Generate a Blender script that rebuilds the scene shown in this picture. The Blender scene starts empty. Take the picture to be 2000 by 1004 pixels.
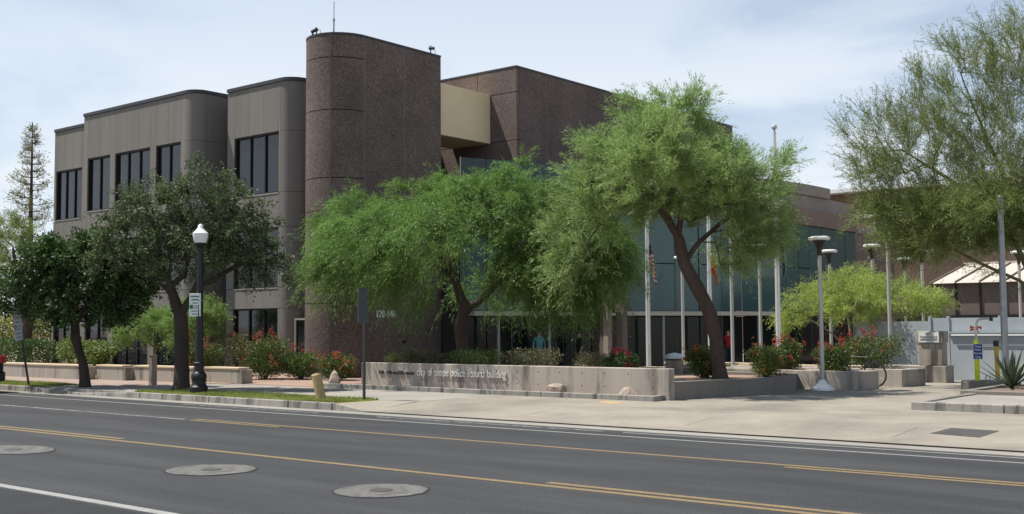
import bpy, math, random
import numpy as np
from mathutils import Vector, Matrix
SC = bpy.context.scene
COL = SC.collection
R = math.radians

# ------------------------------------------------------------------ camera
cam = bpy.data.cameras.new('camera'); camo = bpy.data.objects.new('camera', cam); COL.objects.link(camo)
pitch, yaw, roll = R(3.6), R(39.2), R(-.35)
fw = Vector((-math.sin(yaw)*math.cos(pitch), math.cos(yaw)*math.cos(pitch), math.sin(pitch)))
rt0 = Vector((math.cos(yaw), math.sin(yaw), 0)); up0 = rt0.cross(fw)
rt = rt0*math.cos(roll)+up0*math.sin(roll); up = up0*math.cos(roll)-rt0*math.sin(roll)
camo.matrix_world = Matrix(((rt.x, up.x, -fw.x, 0), (rt.y, up.y, -fw.y, 0), (rt.z, up.z, -fw.z, 1.8), (0, 0, 0, 1)))
cam.sensor_width = 36; cam.lens = 36*2200/2000; cam.clip_start = .1; cam.clip_end = 4000
SC.camera = camo

# ------------------------------------------------------------------ light
SUN = Vector((-.43, -.245, 1)).normalized()
w = bpy.data.worlds.new('World'); SC.world = w; w.use_nodes = True
nt = w.node_tree; N = nt.nodes; L = nt.links; N.clear()
out = N.new('ShaderNodeOutputWorld'); bg = N.new('ShaderNodeBackground')
sky = N.new('ShaderNodeTexSky'); sky.sky_type = 'NISHITA'; sky.sun_disc = False
sky.sun_elevation = math.asin(SUN.z); sky.sun_rotation = math.atan2(SUN.x, SUN.y)
sky.air_density = 1.0; sky.dust_density = .35; sky.ozone_density = 2.6
tc = N.new('ShaderNodeTexCoord'); sx = N.new('ShaderNodeSeparateXYZ'); L.new(tc.outputs['Generated'], sx.inputs[0])
mz = N.new('ShaderNodeMath'); mz.operation = 'MAXIMUM'; mz.inputs[1].default_value = 0; L.new(sx.outputs['Z'], mz.inputs[0])
az = N.new('ShaderNodeMath'); az.operation = 'ADD'; az.inputs[1].default_value = .22; L.new(mz.outputs[0], az.inputs[0])
dv = N.new('ShaderNodeVectorMath'); dv.operation = 'DIVIDE'; cz = N.new('ShaderNodeCombineXYZ')
L.new(tc.outputs['Generated'], dv.inputs[0])
for i in range(3): L.new(az.outputs[0], cz.inputs[i])
L.new(cz.outputs[0], dv.inputs[1])
mp = N.new('ShaderNodeMapping'); mp.inputs['Rotation'].default_value = (0, 0, R(35)); mp.inputs['Scale'].default_value = (.55, .9, 1)
mp.inputs['Location'].default_value = (7.1, .9, 2.2)
L.new(dv.outputs[0], mp.inputs[0])
nz = N.new('ShaderNodeTexNoise'); nz.inputs['Scale'].default_value = 1.5; nz.inputs['Detail'].default_value = 9; nz.inputs['Roughness'].default_value = .52; nz.inputs['Distortion'].default_value = .35
L.new(mp.outputs[0], nz.inputs['Vector'])
cr = N.new('ShaderNodeMapRange'); cr.interpolation_type = 'SMOOTHERSTEP'
cr.inputs[1].default_value = .36; cr.inputs[2].default_value = .62; cr.inputs[3].default_value = .42; cr.inputs[4].default_value = 1.0
L.new(nz.outputs['Fac'], cr.inputs[0])
mx = N.new('ShaderNodeMixRGB'); mx.inputs[2].default_value = (6.5, 7.05, 7.7, 1)
th_ = N.new('ShaderNodeMath'); th_.operation = 'DIVIDE'; th_.inputs[0].default_value = .25; ab = N.new('ShaderNodeMath'); ab.operation = 'ADD'; ab.inputs[1].default_value = .06; L.new(mz.outputs[0], ab.inputs[0]); L.new(ab.outputs[0], th_.inputs[1])   # thin veil: dense low down, thinned in the unseen sky overhead to cut ambient light
tm = N.new('ShaderNodeMath'); tm.operation = 'MULTIPLY'; tm.use_clamp = True; L.new(th_.outputs[0], tm.inputs[0]); L.new(cr.outputs[0], tm.inputs[1])
L.new(tm.outputs[0], mx.inputs[0]); L.new(sky.outputs[0], mx.inputs[1]); L.new(mx.outputs[0], bg.inputs[0])
bg.inputs[1].default_value = .078
L.new(bg.outputs[0], out.inputs[0])
sl = bpy.data.lights.new('sun', 'SUN'); so = bpy.data.objects.new('sun', sl); COL.objects.link(so)
sl.energy = 4.4; sl.angle = R(.53); sl.color = (1, .95, .87)
so.rotation_euler = SUN.to_track_quat('Z', 'Y').to_euler(); so.location = (0, 0, 60)
SC.view_settings.view_transform = 'Standard'; SC.view_settings.look = 'None'; SC.view_settings.exposure = .72; SC.view_settings.gamma = 1

# ------------------------------------------------------------------ materials
MATS = {}
def mat(name, col, rough=.8, var=.15, vscale=3., fine=0., fscale=60., bump=0., metal=0., spec=.3, col2=None, stretch=(1, 1, 1), c2scale=1., c2lo=.45, c2hi=.65, emit=None, objvar=0.):
    if name in MATS: return MATS[name]
    m = bpy.data.materials.new(name); m.use_nodes = True; MATS[name] = m
    t = m.node_tree; n = t.nodes; l = t.links; b = n['Principled BSDF']
    b.inputs['Roughness'].default_value = rough; b.inputs['Metallic'].default_value = metal
    b.inputs['Specular IOR Level'].default_value = spec
    c = n.new('ShaderNodeTexCoord'); mp = n.new('ShaderNodeMapping'); mp.inputs['Scale'].default_value = stretch
    l.new(c.outputs['Object'], mp.inputs[0])
    rgb = n.new('ShaderNodeRGB'); rgb.outputs[0].default_value = (*col, 1); cur = rgb.outputs[0]
    if col2:
        z = n.new('ShaderNodeTexNoise'); z.inputs['Scale'].default_value = c2scale; z.inputs['Detail'].default_value = 7; z.inputs['Roughness'].default_value = .62
        l.new(mp.outputs[0], z.inputs['Vector'])
        r = n.new('ShaderNodeMapRange'); r.inputs[1].default_value = c2lo; r.inputs[2].default_value = c2hi; l.new(z.outputs['Fac'], r.inputs[0])
        x = n.new('ShaderNodeMixRGB'); x.inputs[2].default_value = (*col2, 1); l.new(r.outputs[0], x.inputs[0]); l.new(cur, x.inputs[1]); cur = x.outputs[0]
    def mul(scale, amt, detail, vec):
        nonlocal cur
        z = n.new('ShaderNodeTexNoise'); z.inputs['Scale'].default_value = scale; z.inputs['Detail'].default_value = detail; z.inputs['Roughness'].default_value = .6
        l.new(vec, z.inputs['Vector'])
        r = n.new('ShaderNodeMapRange'); r.inputs[1].default_value = .25; r.inputs[2].default_value = .75; r.inputs[3].default_value = 1-amt; r.inputs[4].default_value = 1+amt
        l.new(z.outputs['Fac'], r.inputs[0])
        x = n.new('ShaderNodeVectorMath'); x.operation = 'SCALE'; l.new(cur, x.inputs[0]); l.new(r.outputs[0], x.inputs['Scale']); cur = x.outputs[0]
        return z
    if var: mul(vscale, var, 6, mp.outputs[0])
    zf = mul(fscale, fine, 3, c.outputs['Object']) if fine else None
    if objvar:
        oi = n.new('ShaderNodeObjectInfo'); r = n.new('ShaderNodeMapRange'); r.inputs[3].default_value = 1-objvar; r.inputs[4].default_value = 1+objvar; l.new(oi.outputs['Random'], r.inputs[0])
        x = n.new('ShaderNodeVectorMath'); x.operation = 'SCALE'; l.new(cur, x.inputs[0]); l.new(r.outputs[0], x.inputs['Scale']); cur = x.outputs[0]
    l.new(cur, b.inputs['Base Color'])
    if bump:
        bm = n.new('ShaderNodeBump'); bm.inputs['Strength'].default_value = bump; bm.inputs['Distance'].default_value = .02
        if zf is None:
            zf = n.new('ShaderNodeTexNoise'); zf.inputs['Scale'].default_value = fscale; l.new(c.outputs['Object'], zf.inputs['Vector'])
        l.new(zf.outputs['Fac'], bm.inputs['Height']); l.new(bm.outputs[0], b.inputs['Normal'])
    if emit: b.inputs['Emission Color'].default_value = (*emit, 1); b.inputs['Emission Strength'].default_value = 1
    return m

def leafmat(name, c1, c2, trans=.35, gloss=.12, grough=.45, c3=None):
    m = bpy.data.materials.new(name); m.use_nodes = True; MATS[name] = m
    t = m.node_tree; n = t.nodes; l = t.links; n.clear()
    o = n.new('ShaderNodeOutputMaterial'); g = n.new('ShaderNodeNewGeometry')
    r = n.new('ShaderNodeValToRGB'); r.color_ramp.elements[0].color = (*c1, 1); r.color_ramp.elements[1].color = (*c2, 1)
    if c3: e = r.color_ramp.elements.new(.93); e.color = (*c2, 1); r.color_ramp.elements[-1].color = (*c3, 1)
    l.new(g.outputs['Random Per Island'], r.inputs[0])
    c = n.new('ShaderNodeTexCoord'); z = n.new('ShaderNodeTexNoise'); z.inputs['Scale'].default_value = .9; z.inputs['Detail'].default_value = 3
    l.new(c.outputs['Object'], z.inputs['Vector'])
    mr = n.new('ShaderNodeMapRange'); mr.inputs[1].default_value = .3; mr.inputs[2].default_value = .7; mr.inputs[3].default_value = .78; mr.inputs[4].default_value = 1.22
    l.new(z.outputs['Fac'], mr.inputs[0])
    v = n.new('ShaderNodeVectorMath'); v.operation = 'SCALE'; l.new(r.outputs[0], v.inputs[0]); l.new(mr.outputs[0], v.inputs['Scale'])
    d = n.new('ShaderNodeBsdfDiffuse'); tr = n.new('ShaderNodeBsdfTranslucent'); gl = n.new('ShaderNodeBsdfGlossy'); gl.inputs['Roughness'].default_value = grough
    gl.inputs['Color'].default_value = (.8, .85, .8, 1)
    m1 = n.new('ShaderNodeMixShader'); m1.inputs[0].default_value = trans; m2 = n.new('ShaderNodeMixShader'); m2.inputs[0].default_value = gloss
    l.new(v.outputs[0], d.inputs[0]); l.new(v.outputs[0], tr.inputs[0])
    l.new(d.outputs[0], m1.inputs[1]); l.new(tr.outputs[0], m1.inputs[2]); l.new(m1.outputs[0], m2.inputs[1]); l.new(gl.outputs[0], m2.inputs[2]); l.new(m2.outputs[0], o.inputs[0])
    return m

def speckle(name, dark, mid, light, scale=38., bump=.6):
    """exposed aggregate: pebbles of three tints set in a matrix"""
    m = bpy.data.materials.new(name); m.use_nodes = True; MATS[name] = m
    t = m.node_tree; n = t.nodes; l = t.links; b = n['Principled BSDF']; b.inputs['Roughness'].default_value = .85; b.inputs['Specular IOR Level'].default_value = .25
    c = n.new('ShaderNodeTexCoord'); v = n.new('ShaderNodeTexVoronoi'); v.inputs['Scale'].default_value = scale
    l.new(c.outputs['Object'], v.inputs['Vector'])
    s = n.new('ShaderNodeSeparateColor'); l.new(v.outputs['Color'], s.inputs[0])
    r = n.new('ShaderNodeValToRGB'); e = r.color_ramp.elements; e[0].color = (*dark, 1); e[1].color = (*light, 1); e[1].position = .97
    k = e.new(.45); k.color = (*mid, 1); k = e.new(.8); k.color = tuple(x*1.15 for x in mid)+(1,)
    l.new(s.outputs[0], r.inputs[0])
    v2 = n.new('ShaderNodeTexVoronoi'); v2.inputs['Scale'].default_value = scale*.33; l.new(c.outputs['Object'], v2.inputs['Vector'])
    s2 = n.new('ShaderNodeSeparateColor'); l.new(v2.outputs['Color'], s2.inputs[0])
    z = n.new('ShaderNodeTexNoise'); z.inputs['Scale'].default_value = .7; z.inputs['Detail'].default_value = 6; l.new(c.outputs['Object'], z.inputs['Vector'])
    ad = n.new('ShaderNodeMath'); ad.operation = 'MULTIPLY_ADD'; ad.inputs[1].default_value = .3; l.new(s2.outputs[0], ad.inputs[0]); l.new(z.outputs['Fac'], ad.inputs[2])
    mr = n.new('ShaderNodeMapRange'); mr.inputs[1].default_value = .35; mr.inputs[2].default_value = .95; mr.inputs[3].default_value = .72; mr.inputs[4].default_value = 1.28; l.new(ad.outputs[0], mr.inputs[0])
    sc = n.new('ShaderNodeVectorMath'); sc.operation = 'SCALE'; l.new(r.outputs[0], sc.inputs[0]); l.new(mr.outputs[0], sc.inputs['Scale'])
    l.new(sc.outputs[0], b.inputs['Base Color'])
    bm = n.new('ShaderNodeBump'); bm.inputs['Strength'].default_value = bump; bm.inputs['Distance'].default_value = .015; bm.invert = True
    l.new(v.outputs['Distance'], bm.inputs['Height']); l.new(bm.outputs[0], b.inputs['Normal'])
    return m

def glassmat(name, tint, rough=.03, alpha=0., spec=.5, ior=1.55):
    m = bpy.data.materials.new(name); m.use_nodes = True; MATS[name] = m
    t = m.node_tree; n = t.nodes; l = t.links; b = n['Principled BSDF']
    b.inputs['Base Color'].default_value = (*tint, 1); b.inputs['Roughness'].default_value = rough; b.inputs['Specular IOR Level'].default_value = spec; b.inputs['IOR'].default_value = ior
    if alpha:
        o = n['Material Output']; tr = n.new('ShaderNodeBsdfTransparent'); tr.inputs[0].default_value = (.78, .9, .88, 1); mx = n.new('ShaderNodeMixShader'); mx.inputs[0].default_value = 1-alpha
        l.new(tr.outputs[0], mx.inputs[1]); l.new(b.outputs[0], mx.inputs[2]); l.new(mx.outputs[0], o.inputs[0])
    else:
        c = n.new('ShaderNodeTexCoord'); z = n.new('ShaderNodeTexNoise'); z.inputs['Scale'].default_value = .35; z.inputs['Detail'].default_value = 1; l.new(c.outputs['Object'], z.inputs['Vector'])
        bm = n.new('ShaderNodeBump'); bm.inputs['Strength'].default_value = .06; bm.inputs['Distance'].default_value = .25; l.new(z.outputs['Fac'], bm.inputs['Height']); l.new(bm.outputs[0], b.inputs['Normal'])
    return m

mat('asphalt', (.034, .035, .037), .85, .24, .6, .4, 38, .6, col2=(.046, .047, .048), stretch=(.25, 1.6, 1), c2scale=.8)
mat('asphalt_patch', (.024, .025, .026), .9, .2, 2, .3, 60, .4)
mat('concrete', (.25, .226, .186), .9, .15, .9, .14, 30, .2, col2=(.18, .163, .138), c2scale=.4)
mat('concrete_walk', (.27, .25, .222), .9, .12, 1.2, .12, 40, .15, col2=(.20, .188, .17), c2scale=.5)
mat('gutter', (.26, .245, .215), .9, .12, 1.5, .12, 30, .1, col2=(.2, .19, .17), stretch=(.3, 1, 1), c2scale=1.4)
mat('kerb', (.25, .237, .21), .9, .2, 2.5, .15, 30, .2, col2=(.10, .095, .088), stretch=(2.2, .4, .25), c2scale=1.3, c2lo=.5, c2hi=.62, objvar=.12)
mat('wall_concrete', (.35, .312, .265), .9, .16, 1.6, .12, 30, .25, col2=(.12, .108, .095), stretch=(1.5, 1.5, .3), c2scale=1.25, c2lo=.5, c2hi=.68)
mat('wall_concrete_grey', (.18, .165, .145), .9, .14, 1.6, .12, 30, .25, col2=(.15, .14, .125), stretch=(1.2, 1.2, .4), c2scale=.9, c2lo=.5, c2hi=.75)
mat('seat_cap', (.50, .40, .27), .8, .1, 2)
mat('manhole_concrete', (.125, .122, .113), .9, .2, 3, .2, 40, .3, col2=(.07, .068, .064), c2scale=5)
mat('iron', (.09, .085, .08), .6, .2, 8, metal=.4)
mat('yellow_paint', (.19, .138, .072), .8, .12, 4, .25, 25, col2=(.16, .13, .08), c2scale=9, c2lo=.56, c2hi=.66)
mat('white_paint', (.25, .25, .24), .8, .12, 4, .25, 25, col2=(.2, .2, .2), c2scale=8, c2lo=.55, c2hi=.66)
mat('faded_paint', (.26, .26, .255), .8, .12, 4, .25, 25, col2=(.09, .09, .092), c2scale=5, c2lo=.42, c2hi=.6)
mat('orange_paint', (.70, .33, .10), .8, .2, 9)
mat('soil', (.16, .12, .09), .95, .3, 3, .3, 30, .5)
mat('ground', (.25, .21, .16), .95, .2, .3)
mat('gravel', (.31, .205, .155), .95, .15, 1, .35, 28, .8, col2=(.26, .205, .17), c2scale=3)
mat('grass_soil', (.15, .18, .04), .95, .2, 1.5, .3, 60, .4, col2=(.32, .28, .10), c2scale=1.0)
mat('stucco', (.185, .174, .157), .9, .07, .7, .09, 70, .4, col2=(.15, .139, .122), stretch=(1.6, 1.6, .12), c2scale=1.1, c2lo=.48, c2hi=.75, objvar=.05)
mat('stucco_joint', (.30, .275, .24), .9, .05)
mat('coping', (.05, .05, .055), .5, .1)
mat('bronze', (.012, .012, .013), .5, .1)
mat('beige', (.74, .60, .385), .9, .05, .8, .05, 60, .2)
mat('joint', (.24, .20, .18), .9, .05)
mat('joint_dark', (.03, .026, .024), .9, .05)
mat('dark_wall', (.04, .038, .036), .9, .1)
mat('band_brown', (.21, .155, .13), .9, .12, 1, .12, 40, .2)
mat('band_grey', (.26, .23, .2), .9, .12, 1)
mat('white_conc', (.42, .39, .34), .85, .1, 2)
mat('pale_metal', (.46, .45, .42), .5, .08, 4, metal=.3)
mat('galv', (.30, .31, .32), .45, .12, 6, metal=.6)
mat('alu', (.62, .62, .60), .4, .08, 5, metal=.35)
mat('dark_metal', (.055, .05, .05), .5, .1, metal=.3)
mat('lamp_black', (.007, .007, .008), .5, .1, spec=.5)
mat('globe', (.80, .80, .78), .35, .04, 3, spec=.5)
mat('lamp_white', (.82, .82, .80), .45, .04, 3)
mat('bark_dark', (.055, .042, .034), .95, .25, 5, .3, 25, .8, stretch=(1, 1, .25))
mat('bark_brown', (.075, .053, .042), .95, .25, 4, .3, 22, .8, stretch=(1, 1, .3))
mat('bark_green', (.12, .13, .06), .9, .25, 4, .2, 22, .4)
mat('bark_pale', (.30, .26, .20), .9, .2, 5, .2, 22, .4)
mat('wood_post', (.26, .22, .18), .9, .2, 5, .2, 20, .4, stretch=(1, 1, .2))
mat('safety_yellow', (.62, .40, .03), .6, .1, 4, col2=(.45, .30, .06), c2scale=4)
mat('lime_yellow', (.62, .66, .02), .55, .05)
mat('bollard_tan', (.40, .31, .155), .8, .12, 4, col2=(.36, .24, .10), c2scale=5)
mat('sign_white', (.70, .72, .70), .5, .04); mat('sign_grey', (.34, .36, .35), .5, .08); mat('sign_green', (.02, .16, .09), .5, .05)
mat('sign_ink', (.17, .19, .18), .6, 0); mat('sign_blue', (.012, .04, .20), .5, .04); mat('sign_dark', (.05, .055, .05), .6, 0); mat('paper_white', (.8, .8, .8), .5, 0)
mat('sign_back', (.055, .065, .07), .5, .12, 5, metal=.3)
mat('letter', (.60, .58, .54), .5, .08, 8, metal=.1)
mat('letter_dark', (.10, .09, .085), .6, .1, 8, metal=.2)
mat('rock', (.36, .29, .235), .95, .25, 5, .2, 20, .6, col2=(.2, .16, .14), c2scale=4)
mat('blue_wall', (.36, .40, .43), .85, .08, .8, .06, 40, .12, col2=(.30, .33, .35), c2scale=.6)
mat('roof_metal', (.50, .44, .37), .55, .06, 1, metal=.1)
mat('panel_brown', (.125, .095, .085), .7, .08, 1)
mat('brick_red', (.15, .10, .08), .9, .12, 2, .15, 20, .2)
mat('roof_white', (.62, .62, .62), .6, .05)
mat('car_paint', (.012, .014, .02), .22, .05, spec=.6); mat('rubber', (.02, .02, .02), .85, .1); mat('tail_red', (.35, .01, .012), .25, .05, spec=.6)
mat('cloth_blue', (.012, .016, .06), .9, .1); mat('cloth_orange', (.5, .12, .03), .9, .1)
mat('red_rag', (.62, .10, .07), .8, .15)
mat('skin', (.42, .26, .19), .6, .05); mat('hair', (.02, .016, .012), .7, .1); mat('jeans', (.03, .04, .07), .9, .1)
mat('shirt_teal', (.10, .30, .30), .9, .1); mat('shirt_dark', (.02, .02, .025), .9, .1); mat('shirt_red', (.35, .02, .04), .9, .1)
speckle('aggregate', (.068, .050, .043), (.128, .097, .086), (.235, .192, .172), 55.)
glassmat('win_glass', (.012, .014, .019), .03, ior=1.6); glassmat('lobby_glass', (.06, .115, .108), .1, ior=1.45); glassmat('dark_glass', (.008, .013, .014), .12, spec=.25)
glassmat('rail_glass', (.05, .08, .085), .03, .55)
leafmat('leaf_mesquite', (.095, .18, .036), (.21, .33, .095), .44, .02)
leafmat('leaf_mesquite_b', (.16, .25, .068), (.33, .44, .165), .48, .03)
leafmat('leaf_palo', (.25, .34, .07), (.42, .50, .15), .42, .02, c3=(.42, .42, .14))
leafmat('leaf_feather', (.13, .22, .05), (.25, .37, .11), .42, .02)
leafmat('leaf_palo_r', (.14, .185, .05), (.27, .33, .115), .48, .02)
leafmat('leaf_dark', (.03, .065, .02), (.09, .15, .042), .32, .03, .55)
leafmat('leaf_ash', (.045, .075, .03), (.14, .175, .075), .3, .03, .55)
leafmat('leaf_shrub', (.04, .075, .018), (.13, .175, .045), .3, .03, .5)
leafmat('leaf_sage', (.09, .10, .045), (.21, .20, .10), .3, .04)
leafmat('leaf_yellow', (.16, .19, .04), (.32, .33, .09), .4, .06)
leafmat('leaf_hedge', (.09, .14, .03), (.21, .26, .07), .3, .03, .5)
leafmat('leaf_conifer', (.10, .12, .035), (.25, .24, .09), .3, .05)
leafmat('leaf_agave', (.03, .06, .035), (.06, .10, .055), .1, .12, .4)
leafmat('grass_blade', (.15, .215, .045), (.36, .37, .12), .4, .02)
leafmat('flower_red', (.26, .022, .016), (.50, .085, .05), .25, .03)
leafmat('flower_rust', (.26, .045, .022), (.50, .13, .06), .25, .03)
leafmat('flower_pink', (.55, .40, .30), (.70, .62, .50), .3, .03)
leafmat('flower_magenta', (.25, .012, .03), (.42, .03, .06), .25, .03)

def brickmat():
    m = mat('paver', (.31, .235, .195), .9, .12, 1, .12, 40, .15)
    t = m.node_tree; n = t.nodes; l = t.links; b = n['Principled BSDF']
    src = b.inputs['Base Color'].links[0].from_socket
    br = n.new('ShaderNodeTexBrick'); br.inputs['Scale'].default_value = 1; br.inputs['Brick Width'].default_value = .2; br.inputs['Row Height'].default_value = .1; br.inputs['Mortar Size'].default_value = .006
    br.inputs['Color1'].default_value = (1, 1, 1, 1); br.inputs['Color2'].default_value = (.8, .78, .78, 1); br.inputs['Mortar'].default_value = (.7, .75, .8, 1)
    c = n.new('ShaderNodeTexCoord'); l.new(c.outputs['Object'], br.inputs['Vector'])
    x = n.new('ShaderNodeMixRGB'); x.blend_type = 'MULTIPLY'; x.inputs[0].default_value = 1; l.new(src, x.inputs[1]); l.new(br.outputs[0], x.inputs[2]); l.new(x.outputs[0], b.inputs['Base Color'])
brickmat()
def flagmat():
    m = bpy.data.materials.new('flag_stripes'); m.use_nodes = True; MATS['flag_stripes'] = m
    t = m.node_tree; n = t.nodes; l = t.links; b = n['Principled BSDF']; b.inputs['Roughness'].default_value = .9
    uv = n.new('ShaderNodeUVMap'); s = n.new('ShaderNodeSeparateXYZ'); l.new(uv.outputs[0], s.inputs[0])
    def M(op, a, v=None):
        q = n.new('ShaderNodeMath'); q.operation = op; l.new(a, q.inputs[0])
        if v is not None:
            if hasattr(v, 'links'): l.new(v, q.inputs[1])
            else: q.inputs[1].default_value = v
        return q.outputs[0]
    par = M('MODULO', M('FLOOR', M('MULTIPLY', s.outputs[1], 13.)), 2.)
    x = n.new('ShaderNodeMixRGB'); x.inputs[1].default_value = (.45, .02, .03, 1); x.inputs[2].default_value = (.75, .73, .70, 1); l.new(par, x.inputs[0])
    can = M('MULTIPLY', M('LESS_THAN', s.outputs[0], .4), M('GREATER_THAN', s.outputs[1], .462))
    y = n.new('ShaderNodeMixRGB'); y.inputs[2].default_value = (.015, .02, .09, 1); l.new(can, y.inputs[0]); l.new(x.outputs[0], y.inputs[1]); l.new(y.outputs[0], b.inputs['Base Color'])
flagmat()

# ------------------------------------------------------------------ helpers
ORG = {}
def org(o): return ORG.get(o.name, (0, 0, 0)) if o else (0, 0, 0)
def tag(o, label=None, cat=None, group=None, kind=None):
    if label: o['label'] = label
    if cat: o['category'] = cat
    if group: o['group'] = group
    if kind: o['kind'] = kind
    return o
def thing(name, loc, label, cat, group=None):
    o = bpy.data.objects.new(name, None); o.empty_display_size = .2; COL.objects.link(o); o.location = loc; ORG[o.name] = tuple(loc)
    return tag(o, label, cat, group)
class MB:
    def __init__(s): s.v = []; s.f = []
    def poly(s, pts): k = len(s.v); s.v += [tuple(p) for p in pts]; s.f.append(tuple(range(k, k+len(pts)))); return s
    def box(s, x0, x1, y0, y1, z0, z1):
        k = len(s.v); s.v += [(x, y, z) for z in (z0, z1) for x, y in ((x0, y0), (x1, y0), (x1, y1), (x0, y1))]
        s.f += [tuple(k+i for i in q) for q in ((3, 2, 1, 0), (4, 5, 6, 7), (0, 1, 5, 4), (1, 2, 6, 5), (2, 3, 7, 6), (3, 0, 4, 7))]; return s
    def prism(s, pts, z0, z1):
        k = len(s.v); n = len(pts); s.v += [(x, y, z0) for x, y in pts]+[(x, y, z1) for x, y in pts]
        s.f += [tuple(k+i for i in range(n))[::-1], tuple(k+n+i for i in range(n))]
        s.f += [(k+i, k+(i+1) % n, k+n+(i+1) % n, k+n+i) for i in range(n)]; return s
    def strip(s, pts, nrm, t0, t1, z0, z1):
        """solid band that follows a plan curve, from offset t0 to t1 along its normals"""
        k = len(s.v)
        for (x, y), (a, b) in zip(pts, nrm):
            for t, z in ((t0, z0), (t1, z0), (t1, z1), (t0, z1)): s.v.append((x+a*t, y+b*t, z))
        n = len(pts)
        for i in range(n-1):
            a = k+4*i; b = a+4
            for j in range(4): s.f.append((a+j, a+(j+1) % 4, b+(j+1) % 4, b+j))
        s.f += [(k+3, k+2, k+1, k), (k+4*n-4, k+4*n-3, k+4*n-2, k+4*n-1)]; return s
    def tube(s, pts, rad, n=8, cap=True):
        pts = [Vector(p) for p in pts]; rad = rad if hasattr(rad, '__len__') else [rad]*len(pts); k = len(s.v); ref = None
        for i, p in enumerate(pts):
            d = (pts[min(i+1, len(pts)-1)]-pts[max(i-1, 0)]).normalized()
            if ref is None: ref = Vector((1, 0, 0)) if abs(d.x) < .9 else Vector((0, 1, 0))
            u = (ref-d*ref.dot(d)).normalized(); ref = u; v = d.cross(u)
            for j in range(n): a = 2*math.pi*j/n; s.v.append(tuple(p+(u*math.cos(a)+v*math.sin(a))*rad[i]))
        for i in range(len(pts)-1):
            for j in range(n): s.f.append((k+i*n+j, k+i*n+(j+1) % n, k+(i+1)*n+(j+1) % n, k+(i+1)*n+j))
        if cap: s.f += [tuple(range(k, k+n))[::-1], tuple(range(k+(len(pts)-1)*n, k+len(pts)*n))]
        return s
    def lathe(s, c, prof, n=16):
        k = len(s.v); x, y, z = c
        for r, h in prof:
            for j in range(n): a = 2*math.pi*j/n; s.v.append((x+r*math.cos(a), y+r*math.sin(a), z+h))
        for i in range(len(prof)-1):
            for j in range(n): s.f.append((k+i*n+j, k+i*n+(j+1) % n, k+(i+1)*n+(j+1) % n, k+(i+1)*n+j))
        s.f += [tuple(range(k, k+n))[::-1], tuple(range(k+(len(prof)-1)*n, k+len(prof)*n))]; return s
def obj(name, mb, m, parent=None, loc=None, smooth=False, bevel=0., **tags):
    """mesh object from world coordinates; children share their thing's origin"""
    o0 = loc if parent is None and loc else org(parent)
    me = bpy.data.meshes.new(name); me.from_pydata([(x-o0[0], y-o0[1], z-o0[2]) for x, y, z in mb.v], [], mb.f); me.update()
    me.materials.append(MATS[m] if isinstance(m, str) else m)
    if smooth:
        me.polygons.foreach_set('use_smooth', [True]*len(me.polygons))
        try: me.set_sharp_from_angle(angle=R(38))
        except Exception: pass
    o = bpy.data.objects.new(name, me); COL.objects.link(o)
    if parent: o.parent = parent; ORG[o.name] = o0
    else: o.location = o0; ORG[o.name] = o0
    if bevel:
        b = o.modifiers.new('bevel', 'BEVEL'); b.width = bevel; b.segments = 1; b.limit_method = 'ANGLE'
    return tag(o, **tags)
def struct(name, mb, m, parent=None, **k):
    o = obj(name, mb, m, parent, **k)
    if parent is None: o['kind'] = 'structure'
    return o
def quadmesh(name, Q, m, parent, k=4, kind=None):
    """Q: (n,k,3) world coordinates, one polygon each"""
    o0 = np.array(org(parent)); n = len(Q); me = bpy.data.meshes.new(name)
    me.vertices.add(n*k); me.vertices.foreach_set('co', (Q.reshape(-1, 3)-o0).astype(np.float32).ravel())
    me.loops.add(n*k); me.loops.foreach_set('vertex_index', np.arange(n*k, dtype=np.int32))
    me.polygons.add(n); me.polygons.foreach_set('loop_start', np.arange(0, n*k, k, dtype=np.int32))
    try: me.polygons.foreach_set('loop_total', np.full(n, k, dtype=np.int32))
    except Exception: pass
    me.update(calc_edges=True); me.materials.append(MATS[m])
    o = bpy.data.objects.new(name, me); COL.objects.link(o)
    if parent: o.parent = parent; ORG[o.name] = org(parent)
    if kind: o['kind'] = kind
    return o
def copy_tree(o, parent=None):
    c = o.copy(); COL.objects.link(c); c.parent = parent
    for ch in list(o.children): copy_tree(ch, c)
    return c
def text(name, s, m, parent, loc, xdir, height, width=None, depth=.02, bold=0., **tags):
    """raised lettering: baseline start loc, running along xdir on a vertical face"""
    cu = bpy.data.curves.new('t', 'FONT'); cu.body = s; cu.size = 1; cu.extrude = .5; cu.offset = bold; cu.resolution_u = 3
    to = bpy.data.objects.new('t', cu); me0 = bpy.data.meshes.new_from_object(to)
    V = np.zeros(len(me0.vertices)*3); me0.vertices.foreach_get('co', V); V = V.reshape(-1, 3)
    F = [tuple(p.vertices) for p in me0.polygons]
    hgt = .72; sy = height/hgt; x0, x1 = V[:, 0].min(), V[:, 0].max(); sx = (width/(x1-x0)) if width else sy
    xd = Vector(xdir).normalized(); nd = xd.cross(Vector((0, 0, 1)))
    mb = MB(); mb.f = F
    for x, y, z in V:
        p = Vector(loc)+xd*((x-x0)*sx)+Vector((0, 0, y*sy))+nd*((z+.5)*depth); mb.v.append(tuple(p))
    bpy.data.objects.remove(to); bpy.data.curves.remove(cu); bpy.data.meshes.remove(me0)
    return obj(name, mb, m, parent, **tags)

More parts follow.
